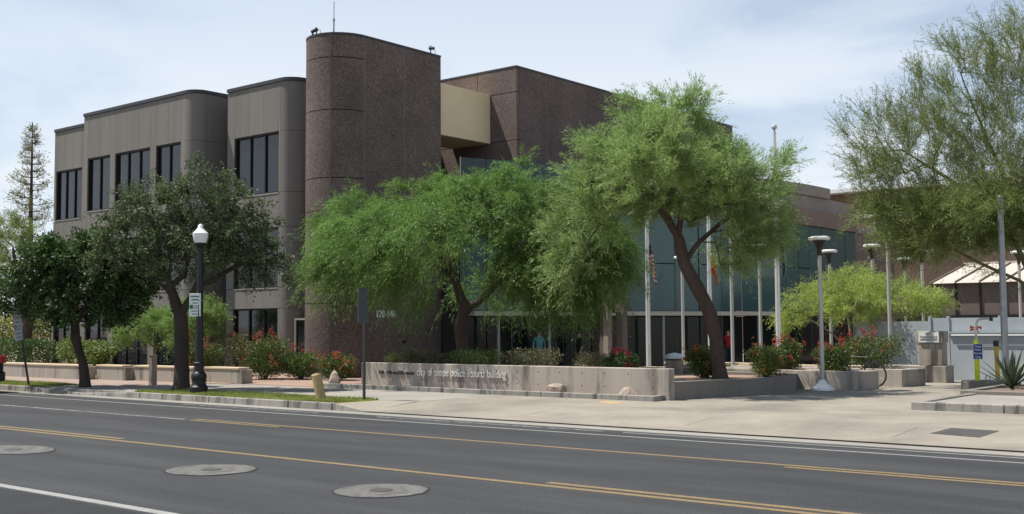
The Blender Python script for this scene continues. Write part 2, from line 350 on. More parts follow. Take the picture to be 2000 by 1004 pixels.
# ------------------------------------------------------------------ ground, road, pavements
struct('ground', MB().poly([(-900, -400, -.06), (700, -400, -.06), (700, 1200, -.06), (-900, 1200, -.06)]), 'ground')
ROAD = struct('road', MB().poly([(-160, 4.2, 0), (140, 4.2, 0), (140, 16.42, 0), (-160, 16.42, 0)]), 'asphalt')
struct('shoulder', MB().poly([(-160, 2.2, .004), (140, 2.2, .004), (140, 6.38, .004), (-160, 6.38, .004)]), 'asphalt_patch')
def line(x0, x1, y, wd, m, z=.006): return obj('painted_line', MB().box(x0, x1, y-wd/2, y+wd/2, .001, z), m, ROAD)
line(-120, 60, 6.5, .13, 'white_paint', .009)
line(-120, 60, 10.28, .11, 'yellow_paint'); line(-120, -16.9, 10.50, .11, 'yellow_paint'); line(-8.05, 60, 10.50, .11, 'yellow_paint')
line(-19.4, 60, 13.66, .10, 'yellow_paint'); line(-19.3, -16.5, 13.45, .09, 'yellow_paint'); line(-6.5, 60, 13.46, .10, 'yellow_paint'); line(-120, -19.5, 13.5, .08, 'faded_paint')
line(-120, 60, 15.66, .07, 'white_paint'); line(-10.8, 60, 16.22, .06, 'white_paint'); line(-16.8, -11.2, 16.2, .07, 'faded_paint'); line(-23.5, -18.5, 16.2, .06, 'faded_paint')
struct('gutter', MB().box(-160, 140, 16.42, 16.85, -.05, .012), 'gutter')
def covers(x, y, r, rx, label):
    rnd = random.Random(int(x*100)); t = thing('manhole', (x, y, 0), label, 'manhole', 'utility covers in the road')
    ring = [(x+rx*math.cos(2*math.pi*i/28)*(1+rnd.uniform(-.03, .03)), y+r*math.sin(2*math.pi*i/28)*(1+rnd.uniform(-.03, .03))) for i in range(28)]
    edge = [(x+(a-x)*1.06, y+(b-y)*1.06) for a, b in ring]
    obj('seam', MB().prism(edge, -.01, .003), 'asphalt_patch', t); obj('collar', MB().prism(ring, -.01, .009), 'manhole_concrete', t)
    obj('cover', MB().lathe((x, y, 0), [(.13, .0), (.13, .014), (.10, .016), (.0005, .016)], 20), 'iron', t)
covers(-12.24, 8.87, .55, .58, 'round concrete collar with iron cover, middle of the three in the road')
covers(-9.14, 8.88, .52, .52, 'round concrete collar with iron cover opposite the right end of the sign wall')
covers(-16.75, 8.55, .5, .8, 'longish pale concrete collar in the road beside the yellow double line end')

# sidewalks etc: separate rectangles that butt against each other
def sheet(name, x0, x1, y0, y1, z, m, t=.2): return struct(name, MB().box(x0, x1, y0, y1, z-t, z), m)
sheet('paving', -120, -29.3, 18.45, 21.0, .15, 'paver'); sheet('pavement', -29.3, -17.9, 18.45, 21.42, .15, 'concrete_walk')
sheet('grass_verge', -120, -31.9, 17.02, 18.45, .15, 'grass_soil'); sheet('grass_verge', -27.0, -18.9, 17.02, 18.45, .15, 'grass_soil')
sheet('pavement', -31.9, -27.0, 17.02, 18.45, .148, 'concrete_walk')
struct('gravel_bed', MB().box(-120, -28.3, 21.0, 40, -.05, .17), 'gravel'); struct('gravel_bed', MB().box(-28.3, -24.6, 21.42, 30.3, -.05, .165), 'gravel')
sheet('plaza', -24.6, -17.9, 21.42, 60, .148, 'concrete_walk')
d = MB()   # driveway: apron climbs from the gutter, then level
xs = [-19.2, -17.9, -14, -10.3, -6.6, -2.9, .8, 5, 12, 30]
prof = [(16.85, .03), (17.4, .06), (18.6, .146), (21.5, .15), (26, .15), (34.6, .15), (60, .15)]
for i in range(1, len(xs)-1):
    for (ya, za), (yb, zb) in zip(prof, prof[1:]): d.poly([(xs[i], ya, za), (xs[i+1], ya, za), (xs[i+1], yb, zb), (xs[i], yb, zb)])
d.poly([(-18.9, 16.98, .15), (-17.9, 16.85, .03), (-17.9, 17.4, .06), (-18.9, 17.4, .15)]); d.poly([(-18.9, 17.4, .15), (-17.9, 17.4, .06), (-17.9, 18.45, .146), (-18.9, 18.45, .15)])
DRIVE = struct('driveway', d, 'concrete')
for x in (-14.0, -10.3, -6.6, -2.9): obj('joint_groove', MB().poly([(x-.006, 17.4, .064), (x+.006, 17.4, .064), (x+.006, 18.6, .15), (x-.006, 18.6, .15)]), 'joint', DRIVE)
obj('edge_groove', MB().box(-17.8, 30, 16.848, 16.862, .02, .034), 'joint_dark', DRIVE)
LID = MB().prism([(-6.2, 17.98), (-5.42, 17.85), (-5.33, 18.55), (-6.08, 18.6)], .06, .158); LID.v = [(X, Y, (.066 if i > 3 else -.05)+(Y-17.4)*.0717) for i, (X, Y, Z) in enumerate(LID.v)]
tag(obj('utility_lid', LID, 'iron', None, (-5.8, 18.3, .1)), 'dark steel utility vault lid set in the driveway apron', 'utility lid')
tag(obj('paint_mark', MB().prism([(-14.35, 20.6), (-13.9, 20.5), (-13.75, 20.62), (-13.8, 20.72), (-14.3, 20.74)], .12, .155), 'orange_paint', None, (-14, 20.6, .12)), 'small orange spray paint mark on the concrete by the sign wall', 'paint mark')
KERB = struct('kerb', MB().box(-120, -62, 16.85, 17.02, -.05, .16), 'kerb')
rk = random.Random(4); x = -62
while x < -18.95:
    ln = min(rk.choice((2.6, 3.0, 3.0, 3.4)), -18.9-x); j = rk.uniform(-.006, .006); a, b = x+.012, x+ln-.012
    za = .06 if -31.6 < a < -28.6 else .165; zb = .06 if -31.6 < b < -28.6 else .165
    m = MB(); m.box(a, b, 16.85+j, 17.02, -.05, .1)
    m.v[4:] = [(a, 16.87+j, za), (b, 16.87+j, zb), (b, 17.02, zb), (a, 17.02, za)]
    obj('kerb_stone', m, 'kerb', KERB, bevel=.012); x += ln
m = MB().box(-18.88, -17.9, 16.85, 17.0, -.05, .1); m.v[4:] = [(-18.88, 16.87, .165), (-17.9, 16.86, .032), (-17.9, 17.0, .036), (-18.88, 17.0, .165)]
obj('kerb_stone', m, 'kerb', KERB)

# near side of the street
sheet('pavement', -160, 140, -12, 2.2, .12, 'concrete_walk')

def blades(name, rects, n, h, seed, lab):
    rng = np.random.default_rng(seed); Q = []
    tot = sum((b-a)*(d-c) for a, b, c, d in rects)
    for a, b, c, d in rects:
        k = int(n*(b-a)*(d-c)/tot); p = np.stack([rng.uniform(a, b, k), rng.uniform(c, d, k), np.full(k, .15)], 1)
        hh = h*rng.uniform(.5, 1.3, k)*(1+.5*np.sin(p[:, 0]*1.7)*np.sin(p[:, 1]*5)); an = rng.uniform(0, 6.28, k); s = np.stack([np.cos(an), np.sin(an), 0*an], 1)*.012
        tip = p+np.stack([rng.normal(0, .02, k), rng.normal(0, .02, k), hh], 1)
        Q.append(np.stack([p-s, p+s, tip], 1))
    o = quadmesh(name, np.concatenate(Q), 'grass_blade', None, 3, 'stuff'); return tag(o, lab, 'grass')
blades('grass', [(-50, -32, 17.05, 18.4), (-27, -19, 17.05, 18.4)], 60000, .055, 1, 'short patchy green lawn along the kerb')
# ------------------------------------------------------------------ low walls, planters
def bed(name, label, pts, z1, soilz, m, cat='planter', group=None, soil='soil', t=.22, cap=None):
    """concrete planter: each wall length is a part, soil inside"""
    th = thing(name, (pts[0][0], pts[0][1], .15), label, cat, group); n = len(pts)
    cx = sum(p[0] for p in pts)/n; cy = sum(p[1] for p in pts)/n
    ins = []
    for i in range(n):
        p0, p1, p2 = Vector(pts[i-1]), Vector(pts[i]), Vector(pts[(i+1) % n])
        e1 = (p1-p0).normalized(); e2 = (p2-p1).normalized(); n1 = Vector((-e1.y, e1.x)); n2 = Vector((-e2.y, e2.x))
        q = (n1+n2); q = q/max(.3, q.dot(n1)); ins.append(p1+q*t)
    for i in range(n):
        a, b = Vector(pts[i]), Vector(pts[(i+1) % n]); c, dd = ins[(i+1) % n], ins[i]
        obj('wall', MB().prism([tuple(a), tuple(b), tuple(c), tuple(dd)], .02, z1), m, th, bevel=.012)
    obj('soil', MB().prism([tuple(p) for p in ins], .02, soilz), soil, th)
    return th
BIG = bed('planter', 'long concrete planter behind the lettered sign wall holding two mesquite trees', [(-23.1, 22.16), (-13.36, 22.16), (-12.25, 26.05), (-13.2, 28.2), (-23.1, 28.2)], .56, .47, 'wall_concrete_grey', soil='gravel')
SW = thing('sign_wall', (-18.3, 21.9, .15), 'low board-formed concrete wall with raised building name lettering', 'wall')
for a, b in ((-23.35, -19.02), (-19.0, -13.34)): obj('wall_panel', MB().box(a, b, 21.9, 22.15, .02, .86), 'wall_concrete', SW, bevel=.012)
th = MB()
for i in range(15):
    for z in (.42, .72): x = -23+i*.66; th.tube([(x, 21.897, z), (x, 21.91, z)], .016, 6)
obj('tie_holes', th, 'joint_dark', SW, kind='stuff')
text('lettering', '120 - 140 east fifth street', 'letter_dark', SW, (-22.6, 21.897, .56), (1, 0, 0), .10, 1.32, .03)
wx = -21.15
for s, wd in (('city', .41), ('of', .23), ('tempe', .58), ('police', .60), ('/courts', .66), ('building', .70)):
    text('lettering', s, 'letter', SW, (wx, 21.897, .545), (1, 0, 0), .205, wd-.085, .035, .012); wx += wd
kb = thing('planting_edge', (-19, 21.42, .15), 'low concrete edging with gravel along the foot of the sign wall', 'edging')
for i in range(7):
    a = -24.6+i*1.6; b = min(a+1.59, -13.45); obj('edge_stone', MB().box(a, b, 21.42, 21.58, .05, .27), 'kerb', kb, bevel=.012)
obj('edge_stone', MB().box(-13.61, -13.45, 21.585, 21.895, .05, .268), 'kerb', kb); obj('gravel', MB().box(-24.6, -13.62, 21.58, 21.895, .05, .235), 'gravel', kb)
obj('gravel', MB().box(-24.6, -23.36, 21.9, 22.2, .05, .233), 'gravel', kb)
bed('planter', 'concrete planter with vertical slot beside the white footed lamp post', [(-17.0, 28.6), (-11.55, 27.88), (-11.27, 28.95), (-16.8, 29.7)], .63, .52, 'wall_concrete', soil='gravel')
bed('planter', 'concrete planter with a bicycle parked at its left end', [(-16.5, 30.6), (-11.12, 30.2), (-10.88, 31.3), (-16.3, 31.9)], .62, .52, 'wall_concrete', soil='gravel')
t = thing('pillar', (-11.4, 33.2, .15), 'square concrete pillar carrying a no trespassing sign', 'pillar')
obj('base', MB().box(-13.2, -10.85, 32.92, 33.6, .02, .63), 'wall_concrete', t, bevel=.015); obj('shaft', MB().box(-11.66, -10.97, 33.0, 33.45, .632, 1.28), 'wall_concrete', t, bevel=.015); obj('top_block', MB().box(-11.70, -10.94, 32.98, 33.47, 1.29, 1.63), 'wall_concrete', t, bevel=.015)
s = thing('notice_sign', (-11.32, 32.97, 1.3), 'white no trespassing notice with black lettering fixed to the concrete pillar', 'sign')
obj('plate', MB().box(-11.62, -11.04, 32.95, 32.975, 1.31, 1.60), 'sign_white', s); text('lettering', 'NO', 'sign_dark', s, (-11.42, 32.949, 1.515), (1, 0, 0), .062, .17, .004); text('lettering', 'TRESPASSING', 'sign_dark', s, (-11.585, 32.949, 1.43), (1, 0, 0), .06, .50, .004)
for z in (1.395, 1.365): obj('fine_print', MB().box(-11.57, -11.09, 32.946, 32.95, z, z+.012), 'sign_dark', s)
# seat walls along the left pavement (each steps back from the last)
caps = [(-45, -35.15, 20.35, 'low concrete seat wall in front of the dark clipped hedge'), (-35.1, -33.35, 20.75, 'short concrete seat wall beside the pale flowering hedge'), (-33.3, -29.9, 21.05, 'concrete seat wall with tan cap behind the stout grey tree trunk'), (-29.85, -28.0, 21.35, 'short concrete seat wall with tan cap ending at the red gravel bed')]
for a, b, y, lab in caps:
    t = thing('seat_wall', ((a+b)/2, y, .15), lab, 'wall', 'seat walls along the pavement')
    obj('wall', MB().box(a, b, y, y+.42, .02, .58), 'wall_concrete', t, bevel=.012); obj('cap', MB().box(a-.01, b-.12, y-.025, y+.40, .581, .645), 'seat_cap', t, bevel=.01)
for x0, x1, y, lab in ((-18.6, -16.2, 28.9, 'long low bench wall with tan top beyond the big planter'), (-20.6, -17.4, 33.6, 'low plaza bench wall with tan top near the flagpoles'), (-16.6, -13.4, 32.9, 'low plaza bench wall with tan top behind the bicycle')):
    t = thing('bench_wall', ((x0+x1)/2, y, .15), lab, 'bench', 'low bench walls on the plaza'); obj('wall', MB().box(x0, x1, y, y+.5, .02, .52), 'wall_concrete_grey', t); obj('seat', MB().box(x0-.03, x1+.03, y-.04, y+.54, .522, .60), 'seat_cap', t, bevel=.01)
# island at the right
t = thing('traffic_island', (-8, 22.2, .15), 'raised concrete edged island with spiky agave and grey pole', 'island')
for i in range(8):
    a = -8+i*1.75; obj('edge_stone', MB().box(a, a+1.735, 22.15, 22.33, .02, .31), 'kerb', t, bevel=.015); obj('edge_stone', MB().box(a-.2, a+1.535, 25.75, 25.95, .02, .36), 'wall_concrete_grey', t, bevel=.015)
for y in (22.34,): obj('edge_stone', MB().box(-8, -7.83, y, 25.74, .02, .308), 'kerb', t, bevel=.01)
obj('edge_stone', MB().box(-8.2, -8.02, 25.96, 29.9, .02, .358), 'wall_concrete_grey', t, bevel=.01)
obj('paving', MB().box(-7.83, 6, 22.34, 25.74, .02, .275), 'concrete_walk', t); obj('soil', MB().box(-8.02, 6, 25.96, 33.5, .02, .31), 'soil', t)
tag(obj('round_pad', MB().lathe((-8.95, 30.25, .14), [(.62, 0), (.62, .2), (.60, .23), (.001, .23)], 28), 'wall_concrete_grey', None, (-8.95, 30.25, .14)), 'round concrete pad under the two yellow posts', 'concrete pad')
def rock(x, y, z, s, lab, seed):
    rnd = random.Random(seed); import bmesh
    bm = bmesh.new(); bmesh.ops.create_icosphere(bm, subdivisions=2, radius=1)
    for v in bm.verts:
        n = v.co.normalized(); k = 1+.22*math.sin(n.x*3+seed)+.18*math.sin(n.y*4.1+seed*2)+.1*math.sin(n.z*5+seed); v.co = Vector((n.x*s[0], n.y*s[1], max(-.3, n.z)*s[2]))*k+Vector((x, y, z+.2*s[2]))
    mb = MB(); mb.v = [tuple(v.co) for v in bm.verts]; mb.f = [tuple(v.index for v in f.verts) for f in bm.faces]; bm.free()
    tag(obj('boulder', mb, 'rock', None, (x, y, z)), lab, 'boulder', 'landscape boulders')
rock(-24.3, 21.75, .23, (.22, .17, .27), 'upright squarish grey boulder at the left end of the sign wall', 1)
rock(-16.35, 21.74, .23, (.26, .13, .22), 'pointed reddish boulder at the middle of the sign wall', 5)
rock(-14.3, 21.74, .23, (.28, .13, .15), 'flat tan boulder at the right end of the sign wall', 8)
# ------------------------------------------------------------------ the police and courts building
BLD = thing('courts_building', (-32, 30, .15), 'three-storey brown police and courts building with rounded stair tower, grey wings and curved glass lobby', 'building')
TOP = 11.12; G_ = .012
ROWS = [.16, 2.58, 3.36, 5.62, 6.93, 9.24, TOP]
def arc(cx, cy, r, a0, a1, n): return [(cx+r*math.cos(R(a0+(a1-a0)*i/n)), cy+r*math.sin(R(a0+(a1-a0)*i/n))) for i in range(n+1)], [(math.cos(R(a0+(a1-a0)*i/n)), math.sin(R(a0+(a1-a0)*i/n))) for i in range(n+1)]
def window(x0, x1, z0, z1, y, panes, frac=None):
    f = .055; w = MB(); w.box(x0, x1, y+.05, y+.2, z0, z0+f).box(x0, x1, y+.05, y+.2, z1-f, z1).box(x0, x0+f, y+.05, y+.2, z0+f, z1-f).box(x1-f, x1, y+.05, y+.2, z0+f, z1-f)
    wo = obj('window', w, 'bronze', BLD); ed = [x0+(x1-x0)*i/panes for i in range(panes+1)]
    for i in range(panes):
        a = ed[i]+(f if i == 0 else .03); b = ed[i+1]-(f if i == panes-1 else .03); rn = random.Random(int(x0*31+z0*7+i)).uniform(-.006, .006)
        m = MB().box(a, b, y+.14, y+.16, z0+f, z1-f); m.v = [(X, Y+(X-a)*rn, Z) for X, Y, Z in m.v]; obj('pane', m, 'win_glass', wo)
        if i: obj('mullion', MB().box(ed[i]-.03, ed[i]+.03, y+.08, y+.17, z0+f, z1-f), 'bronze', wo)
    obj('sill', MB().box(x0, x1, y-.02, y+.06, z0-.04, z0), 'stucco_joint', wo)
def facade(y, cols, wins, x_end_joint=True):
    """stucco panels between joints; wins = {(c0,c1): rows}"""
    nr = len(ROWS)-1
    covered = set()
    for (c0, c1, r, panes) in wins:
        window(cols[c0], cols[c1], ROWS[r], ROWS[r+1], y, panes)
        for c in range(c0, c1): covered.add((c, r))
    for c in range(len(cols)-1):
        r = 0
        while r < nr:
            if (c, r) in covered: r += 1; continue
            r2 = r
            while r2+1 < nr and (c, r2+1) not in covered and r2 >= 4: r2 += 1
            obj('wall_panel', MB().box(cols[c]+G_, cols[c+1]-G_, y, y+.2, ROWS[r]+G_, ROWS[r2+1]-G_), 'stucco', BLD); r = r2+1
    obj('joint_filler', MB().box(cols[0]+.02, cols[-1]-.02, y+.012, y+.04, ROWS[0], ROWS[0]+.01), 'stucco_joint', BLD)
    for c in cols[1:-1]:   # pale sealant in the upright joints, only above the top windows and between storeys
        for z0, z1 in ((ROWS[5], ROWS[6]), (ROWS[3], ROWS[4]), (ROWS[1], ROWS[2])): obj('sealant', MB().box(c-G_, c+G_, y+.006, y+.1, z0, z1-.01), 'stucco_joint', BLD)
def round_corner(cx, cy, r, rows=ROWS, nm='stucco', a0=-90, a1=0):
    p, n = arc(cx, cy, r, a0, a1, 10)
    for z0, z1 in zip(rows, rows[1:]): obj('corner_panel', MB().strip(p, n, -.2, 0, z0+.006, z1-.006), nm, BLD, smooth=True)
def coping(pts, nrm, z, t=.05): obj('coping', MB().strip(pts, nrm, -.3, t, z, z+.13), 'coping', BLD)
# wing, block beside the tower
c1 = [-36.44, -35.98, -35.09, -34.19, -33.30, -33.20]
facade(27.0, c1, [(1, 4, 0, 3), (1, 4, 2, 3), (1, 4, 4, 3)])
round_corner(-33.20, 27.65, .65)
def side(x, y0, y1, rows=ROWS):
    for z0, z1 in zip(rows, rows[1:]): obj('wall_panel', MB().box(x-.2, x, y0+G_, y1-G_, z0+.006, z1-.006), 'stucco', BLD)
side(-32.55, 27.65, 29.4); side(-32.55, 29.4, 31.2)
for z0, z1 in ((3.36, 5.62), (6.93, 9.24)): obj('window', MB().box(-32.548, -32.53, 28.2, 31.0, z0, z1), 'dark_glass', BLD)
pa, na = arc(-33.20, 27.65, .65, -90, 0, 8)
coping([(-36.44, 27.0)]+pa+[(-32.55, 33)], [(0, -1)]+na+[(1, 0)], TOP)
# wing, forward block
c2 = [-45.3, -44.95, -44.07, -43.19, -42.79, -41.93, -41.07, -40.22, -39.79, -38.94, -38.10, -37.75]
facade(26.0, c2, [(1, 3, 4, 2), (4, 7, 4, 3), (8, 10, 4, 2), (1, 3, 2, 2), (4, 7, 2, 3), (8, 10, 2, 2), (1, 3, 0, 2), (4, 7, 0, 3), (8, 10, 0, 2)])
round_corner(-37.75, 26.55, .55); side(-37.2, 26.55, 28.3)
pb, nb = arc(-37.75, 26.55, .55, -90, 0, 8)
coping([(-45.3, 26.0)]+pb+[(-37.2, 28.4)], [(0, -1)]+nb+[(1, 0)], TOP)
# wing, far block
c3 = [-49.95, -49.76, -49.0, -48.25, -47.5, -45.32]
facade(27.2, c3, [(1, 4, 4, 3), (1, 4, 2, 3), (1, 4, 0, 3)])
coping([(-49.95, 27.2), (-45.35, 27.2)], [(0, -1), (0, -1)], TOP)
obj('wall_panel', MB().box(-49.94, -49.74, 27.41, 45, .16, TOP-.006), 'stucco', BLD)
obj('wall_panel', MB().box(-45.3, -45.1, 26.21, 27.3, .16, TOP-.006), 'stucco', BLD)
core = MB(); core.box(-45.05, -37.42, 26.22, 28.3, .16, TOP-.05); core.box(-36.4, -32.78, 27.22, 28.3, .16, TOP-.05); core.box(-49.7, -32.78, 28.32, 45, .16, TOP-.02)
core.box(-49.7, -45.32, 27.42, 28.3, .16, TOP-.05)
obj('core', core, 'dark_wall', BLD)
# stair tower: rounded nose towards the street, straight side with the number
TT = 11.8; TZ = [.16, 2.66, 3.48, 5.78, 6.9, 9.22, 11.02, TT]; cx, cy, r = -29.2, 26.4, 1.2
for a0, a1 in ((-180, -118), (-118, -60), (-60, 0)):
    n = 9; p, nr = arc(cx, cy, r, a0+.45, a1-.45, n)
    for z0, z1 in zip(TZ, TZ[1:]): obj('aggregate_panel', MB().strip(p, nr, -.18, 0, z0+.014, z1-.014), 'aggregate', BLD, smooth=True)
    if a1 < 0:
        p, nr = arc(cx, cy, r, a1-.7, a1+.7, 2); obj('sealant', MB().strip(p, nr, -.1, -.004, .16, TT), 'joint', BLD)
for y0, y1 in ((26.4, 28.33), (28.33, 30.24)): obj('aggregate_panel', MB().box(-28.18, -28, y0+.012, y1-.012, .16, TT-.014), 'aggregate', BLD)
for y in (26.4, 28.33): obj('sealant', MB().box(-28.1, -28.004, y-.012, y+.012, .16, TT), 'joint', BLD)
obj('aggregate_panel', MB().box(-30.4, -30.22, 26.41, 30.24, .16, TT-.014), 'aggregate', BLD); obj('aggregate_panel', MB().box(-30.21, -28.19, 30.06, 30.24, .16, TT-.014), 'aggregate', BLD)
pt, ntm = arc(cx, cy, r-.17, -180, 0, 18)
obj('core', MB().prism(pt+[(-28.17, 30.05), (-30.21, 30.05)], .16, TT-.03), 'joint_dark', BLD)
pt, ntm = arc(cx, cy, r, -180, 0, 24)
obj('coping', MB().strip([(-30.4, 30.24)]+pt+[(-28, 30.24)], [(-1, 0)]+ntm+[(1, 0)], -.3, .012, TT, TT+.07), 'coping', BLD)
text('lettering', '120-140', 'paper_white', BLD, (-27.998, 26.97, 2.19), (0, 1, 0), .25, .88, .05, .01, label='street number 120-140 in raised metal figures')
obj('spout', MB().tube([(-28.02, 28.3, 1.35), (-27.94, 28.3, 1.33)], .06, 10), 'bronze', BLD)
# gate and glazed slot between wing and tower
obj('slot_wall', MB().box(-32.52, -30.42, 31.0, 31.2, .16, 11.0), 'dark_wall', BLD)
g = obj('side_door', MB().box(-32.6, -30.45, 27.3, 27.34, .2, 2.1), 'dark_glass', BLD); fr = MB(); fr.box(-32.62, -32.56, 27.24, 27.30, .16, 2.2).box(-32.56, -30.44, 27.24, 27.30, 2.14, 2.2); obj('frame', fr, 'stucco_joint', g)
# bridge and upper courts block
obj('bridge', MB().box(-30.3, -28.3, 30.26, 33.39, 9.0, 10.95), 'beige', BLD)
obj('bridge_parapet', MB().box(-28.75, -28.3, 30.26, 33.38, 6.2, 7.12), 'band_brown', BLD)
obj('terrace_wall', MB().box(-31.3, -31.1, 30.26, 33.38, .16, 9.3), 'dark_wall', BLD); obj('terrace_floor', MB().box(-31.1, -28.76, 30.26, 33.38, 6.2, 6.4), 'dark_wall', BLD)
CT = 11.85; YC = 33.4; XC = -26.97
cz_ = [.16, 4.2, 6.95, 9.03, 10.9, CT]
for x0, x1 in ((-33.5, -31.2), (-31.2, -28.95), (-28.95, XC)):
    for z0, z1 in zip(cz_, cz_[1:]): obj('aggregate_panel', MB().box(x0+.012, x1-.012 if x1 < XC else x1, YC, YC+.18, z0+.013, z1-.013), 'aggregate', BLD)
ye = [33.585, 35.35, 37.9, 40.4, 42.9, 45.4, 47.9, 50.75]
for a, b in zip(ye, ye[1:]): obj('aggregate_panel', MB().box(XC-.18, XC, a+.012, b-.012, 2, CT-.013), 'aggregate', BLD)
for a in ye[1:-1]: obj('sealant', MB().box(XC-.1, XC-.004, a-.012, a+.012, 2, CT), 'joint', BLD)
obj('core', MB().box(-33.48, XC-.19, YC+.19, 50.7, .16, CT-.03), 'joint_dark', BLD)
obj('coping', MB().strip([(-33.5, YC), (XC, YC), (XC, 50.75)], [(0, -1), (1, -1), (1, 0)], -.3, .015, CT, CT+.07), 'coping', BLD)
# curved lobby
def spline(P, m):
    o = []; P = [Vector(p) for p in P]; Q = [P[0]*2-P[1]]+P+[P[-1]*2-P[-2]]
    for i in range(1, len(Q)-2):
        for k in range(m):
            t = k/m; a, b, c, d = Q[i-1:i+3]; o.append(.5*(2*b+(c-a)*t+(2*a-5*b+4*c-d)*t*t+(3*b-a-3*c+d)*t**3))
    o.append(P[-1]); return o
CV = spline([(-27.2, 30.4), (-25.5, 34.3), (-23.4, 39), (-21.7, 43), (-21.05, 46.5), (-21, 51.5)], 4)
cn = []
for i in range(len(CV)):
    dd = (CV[min(i+1, len(CV)-1)]-CV[max(i-1, 0)]).normalized(); cn.append((dd.y, -dd.x))
cv = [(p.x, p.y) for p in CV]
for i in range(len(cv)-1):
    p, n = cv[i:i+2], cn[i:i+2]
    for z0, z1, m in ((.2, 2.2, 'dark_glass'), (2.44, 4.3, 'lobby_glass'), (4.34, 6.18, 'lobby_glass')):
        a, b = Vector(p[0]), Vector(p[1]); e = (b-a).normalized()*.03; obj('glass_pane', MB().strip([tuple(a+e), tuple(b-e)], n, -.03, 0, z0, z1), m, BLD)
    if i % 2 == 0: obj('mullion', MB().tube([(*p[0], .16), (*p[0], 6.19)], .022, 6), 'lobby_glass', BLD)
    obj('transom', MB().strip(p, n, -.05, .015, 4.3, 4.34), 'lobby_glass', BLD) if i % 2 == 0 else None
kc = next(i for i, p in enumerate(cv) if p[1] > 43.4)
obj('canopy', MB().strip(cv[:kc], cn[:kc], -.1, 1.15, 2.24, 2.40), 'white_conc', BLD)
for i in range(1, kc, 2):
    x, y = cv[i][0]+cn[i][0]*.95, cv[i][1]+cn[i][1]*.95; obj('column', MB().lathe((x, y, .15), [(.06, 0), (.06, 2.09)], 12), 'galv', BLD)
obj('floor_band', MB().strip(cv, cn, -.4, .12, 6.2, 6.9), 'band_brown', BLD)
k4 = next(i for i, p in enumerate(cv) if p[1] > 37.5)
obj('clerestory', MB().strip(cv[k4:], cn[k4:], -.7, -.25, 6.9, 7.58), 'band_grey', BLD); obj('roof_band', MB().strip(cv[k4:-2], cn[k4:-2], -.7, -.1, 7.58, 8.05), 'band_grey', BLD)
for i in range(k4):
    a, b = Vector(cv[i]), Vector(cv[i+1]); e = (b-a).normalized()*.02; obj('rail_pane', MB().strip([tuple(a+e), tuple(b-e)], cn[i:i+2], -.03, 0, 6.95, 8.02), 'rail_glass', BLD)
    if i % 4 == 0: obj('rail_post', MB().tube([(cv[i][0], cv[i][1], 6.9), (cv[i][0], cv[i][1], 8.04)], .022, 6), 'pale_metal', BLD)
obj('lobby_roof', MB().prism([(x-a*.3, y-b*.3) for (x, y), (a, b) in zip(cv, cn)]+[(-26.9, 51.5), (-26.9, 33.2)], 6.5, 6.85), 'dark_wall', BLD)
obj('lobby_end', MB().box(-26.9, -21.1, 51.52, 51.7, .16, 7.6), 'band_brown', BLD)
obj('low_wall', MB().box(-28, -27.3, 30.26, 30.45, .16, 6.2), 'dark_wall', BLD)
# timber portal by the entrance
t = thing('entrance_portal', (-22.1, 32.4, .15), 'brown post and beam portal frame standing in front of the entrance', 'portal')
obj('post', MB().box(-22.42, -22.2, 32.2, 32.5, .02, 3.0), 'panel_brown', t, bevel=.01); obj('post', MB().box(-22.16, -21.94, 32.1, 32.35, .02, 2.95), 'wood_post', t, bevel=.01); obj('post', MB().box(-21.9, -21.6, 32.5, 32.8, .02, 3.3), 'panel_brown', t, bevel=.01)
obj('beam', MB().box(-22.7, -21.55, 32.51, 32.7, 2.3, 2.55), 'panel_brown', t, bevel=.01); obj('beam', MB().box(-22.65, -22.17, 31.9, 32.19, 2.3, 2.55), 'panel_brown', t, bevel=.01)
# roof-top fittings
def roofcam(x, y, z, h, lab, flip):
    t = thing('security_camera', (x, y, z), lab, 'camera', 'cameras on the tower roof')
    obj('pole', MB().tube([(x, y, z-.3), (x, y, z+h)], .022, 6), 'dark_metal', t); obj('housing', MB().tube([(x-.2*flip, y-.05, z+h-.14), (x+.03*flip, y, z+h-.08)], [.055, .075], 8), 'dark_metal', t)
    obj('cable', MB().tube([(x, y, z+h-.06), (x+.1, y+.08, z+h-.1), (x+.14, y+.1, z+h-.3), (x+.1, y+.09, z-.1)], .009, 5), 'dark_metal', t)
roofcam(-29.75, 25.75, TT+.07, .45, 'small security camera on a pole above the rounded tower nose', 1); roofcam(-28.15, 29.85, TT+.07, .32, 'small security camera at the back corner of the tower roof', -1)
t = thing('antenna', (-28.85, 25.75, TT), 'slim grey whip antenna with a collar on the tower roof', 'antenna'); obj('mast', MB().tube([(-28.85, 25.75, TT-.2), (-28.85, 25.75, TT+.62)], .028, 6), 'galv', t); obj('collar', MB().lathe((-28.85, 25.75, TT+.58), [(.03, 0), (.045, .04), (.03, .1)], 8), 'galv', t); obj('whip', MB().tube([(-28.85, 25.75, TT+.65), (-28.84, 25.75, TT+1.25)], .015, 5), 'galv', t); obj('stay', MB().tube([(-28.85, 25.75, TT+.3), (-29.0, 25.7, TT-.02)], .007, 4), 'galv', t)
t = thing('vent_pipe', (-29.95, 25.75, TT), 'short grey vent pipe at the edge of the tower roof', 'pipe'); obj('pipe', MB().tube([(-29.95, 25.75, TT-.2), (-29.95, 25.75, TT+.28)], .045, 8), 'galv', t); obj('cap', MB().tube([(-29.95, 25.75, TT+.28), (-29.95, 25.75, TT+.38)], .033, 8), 'dark_metal', t)
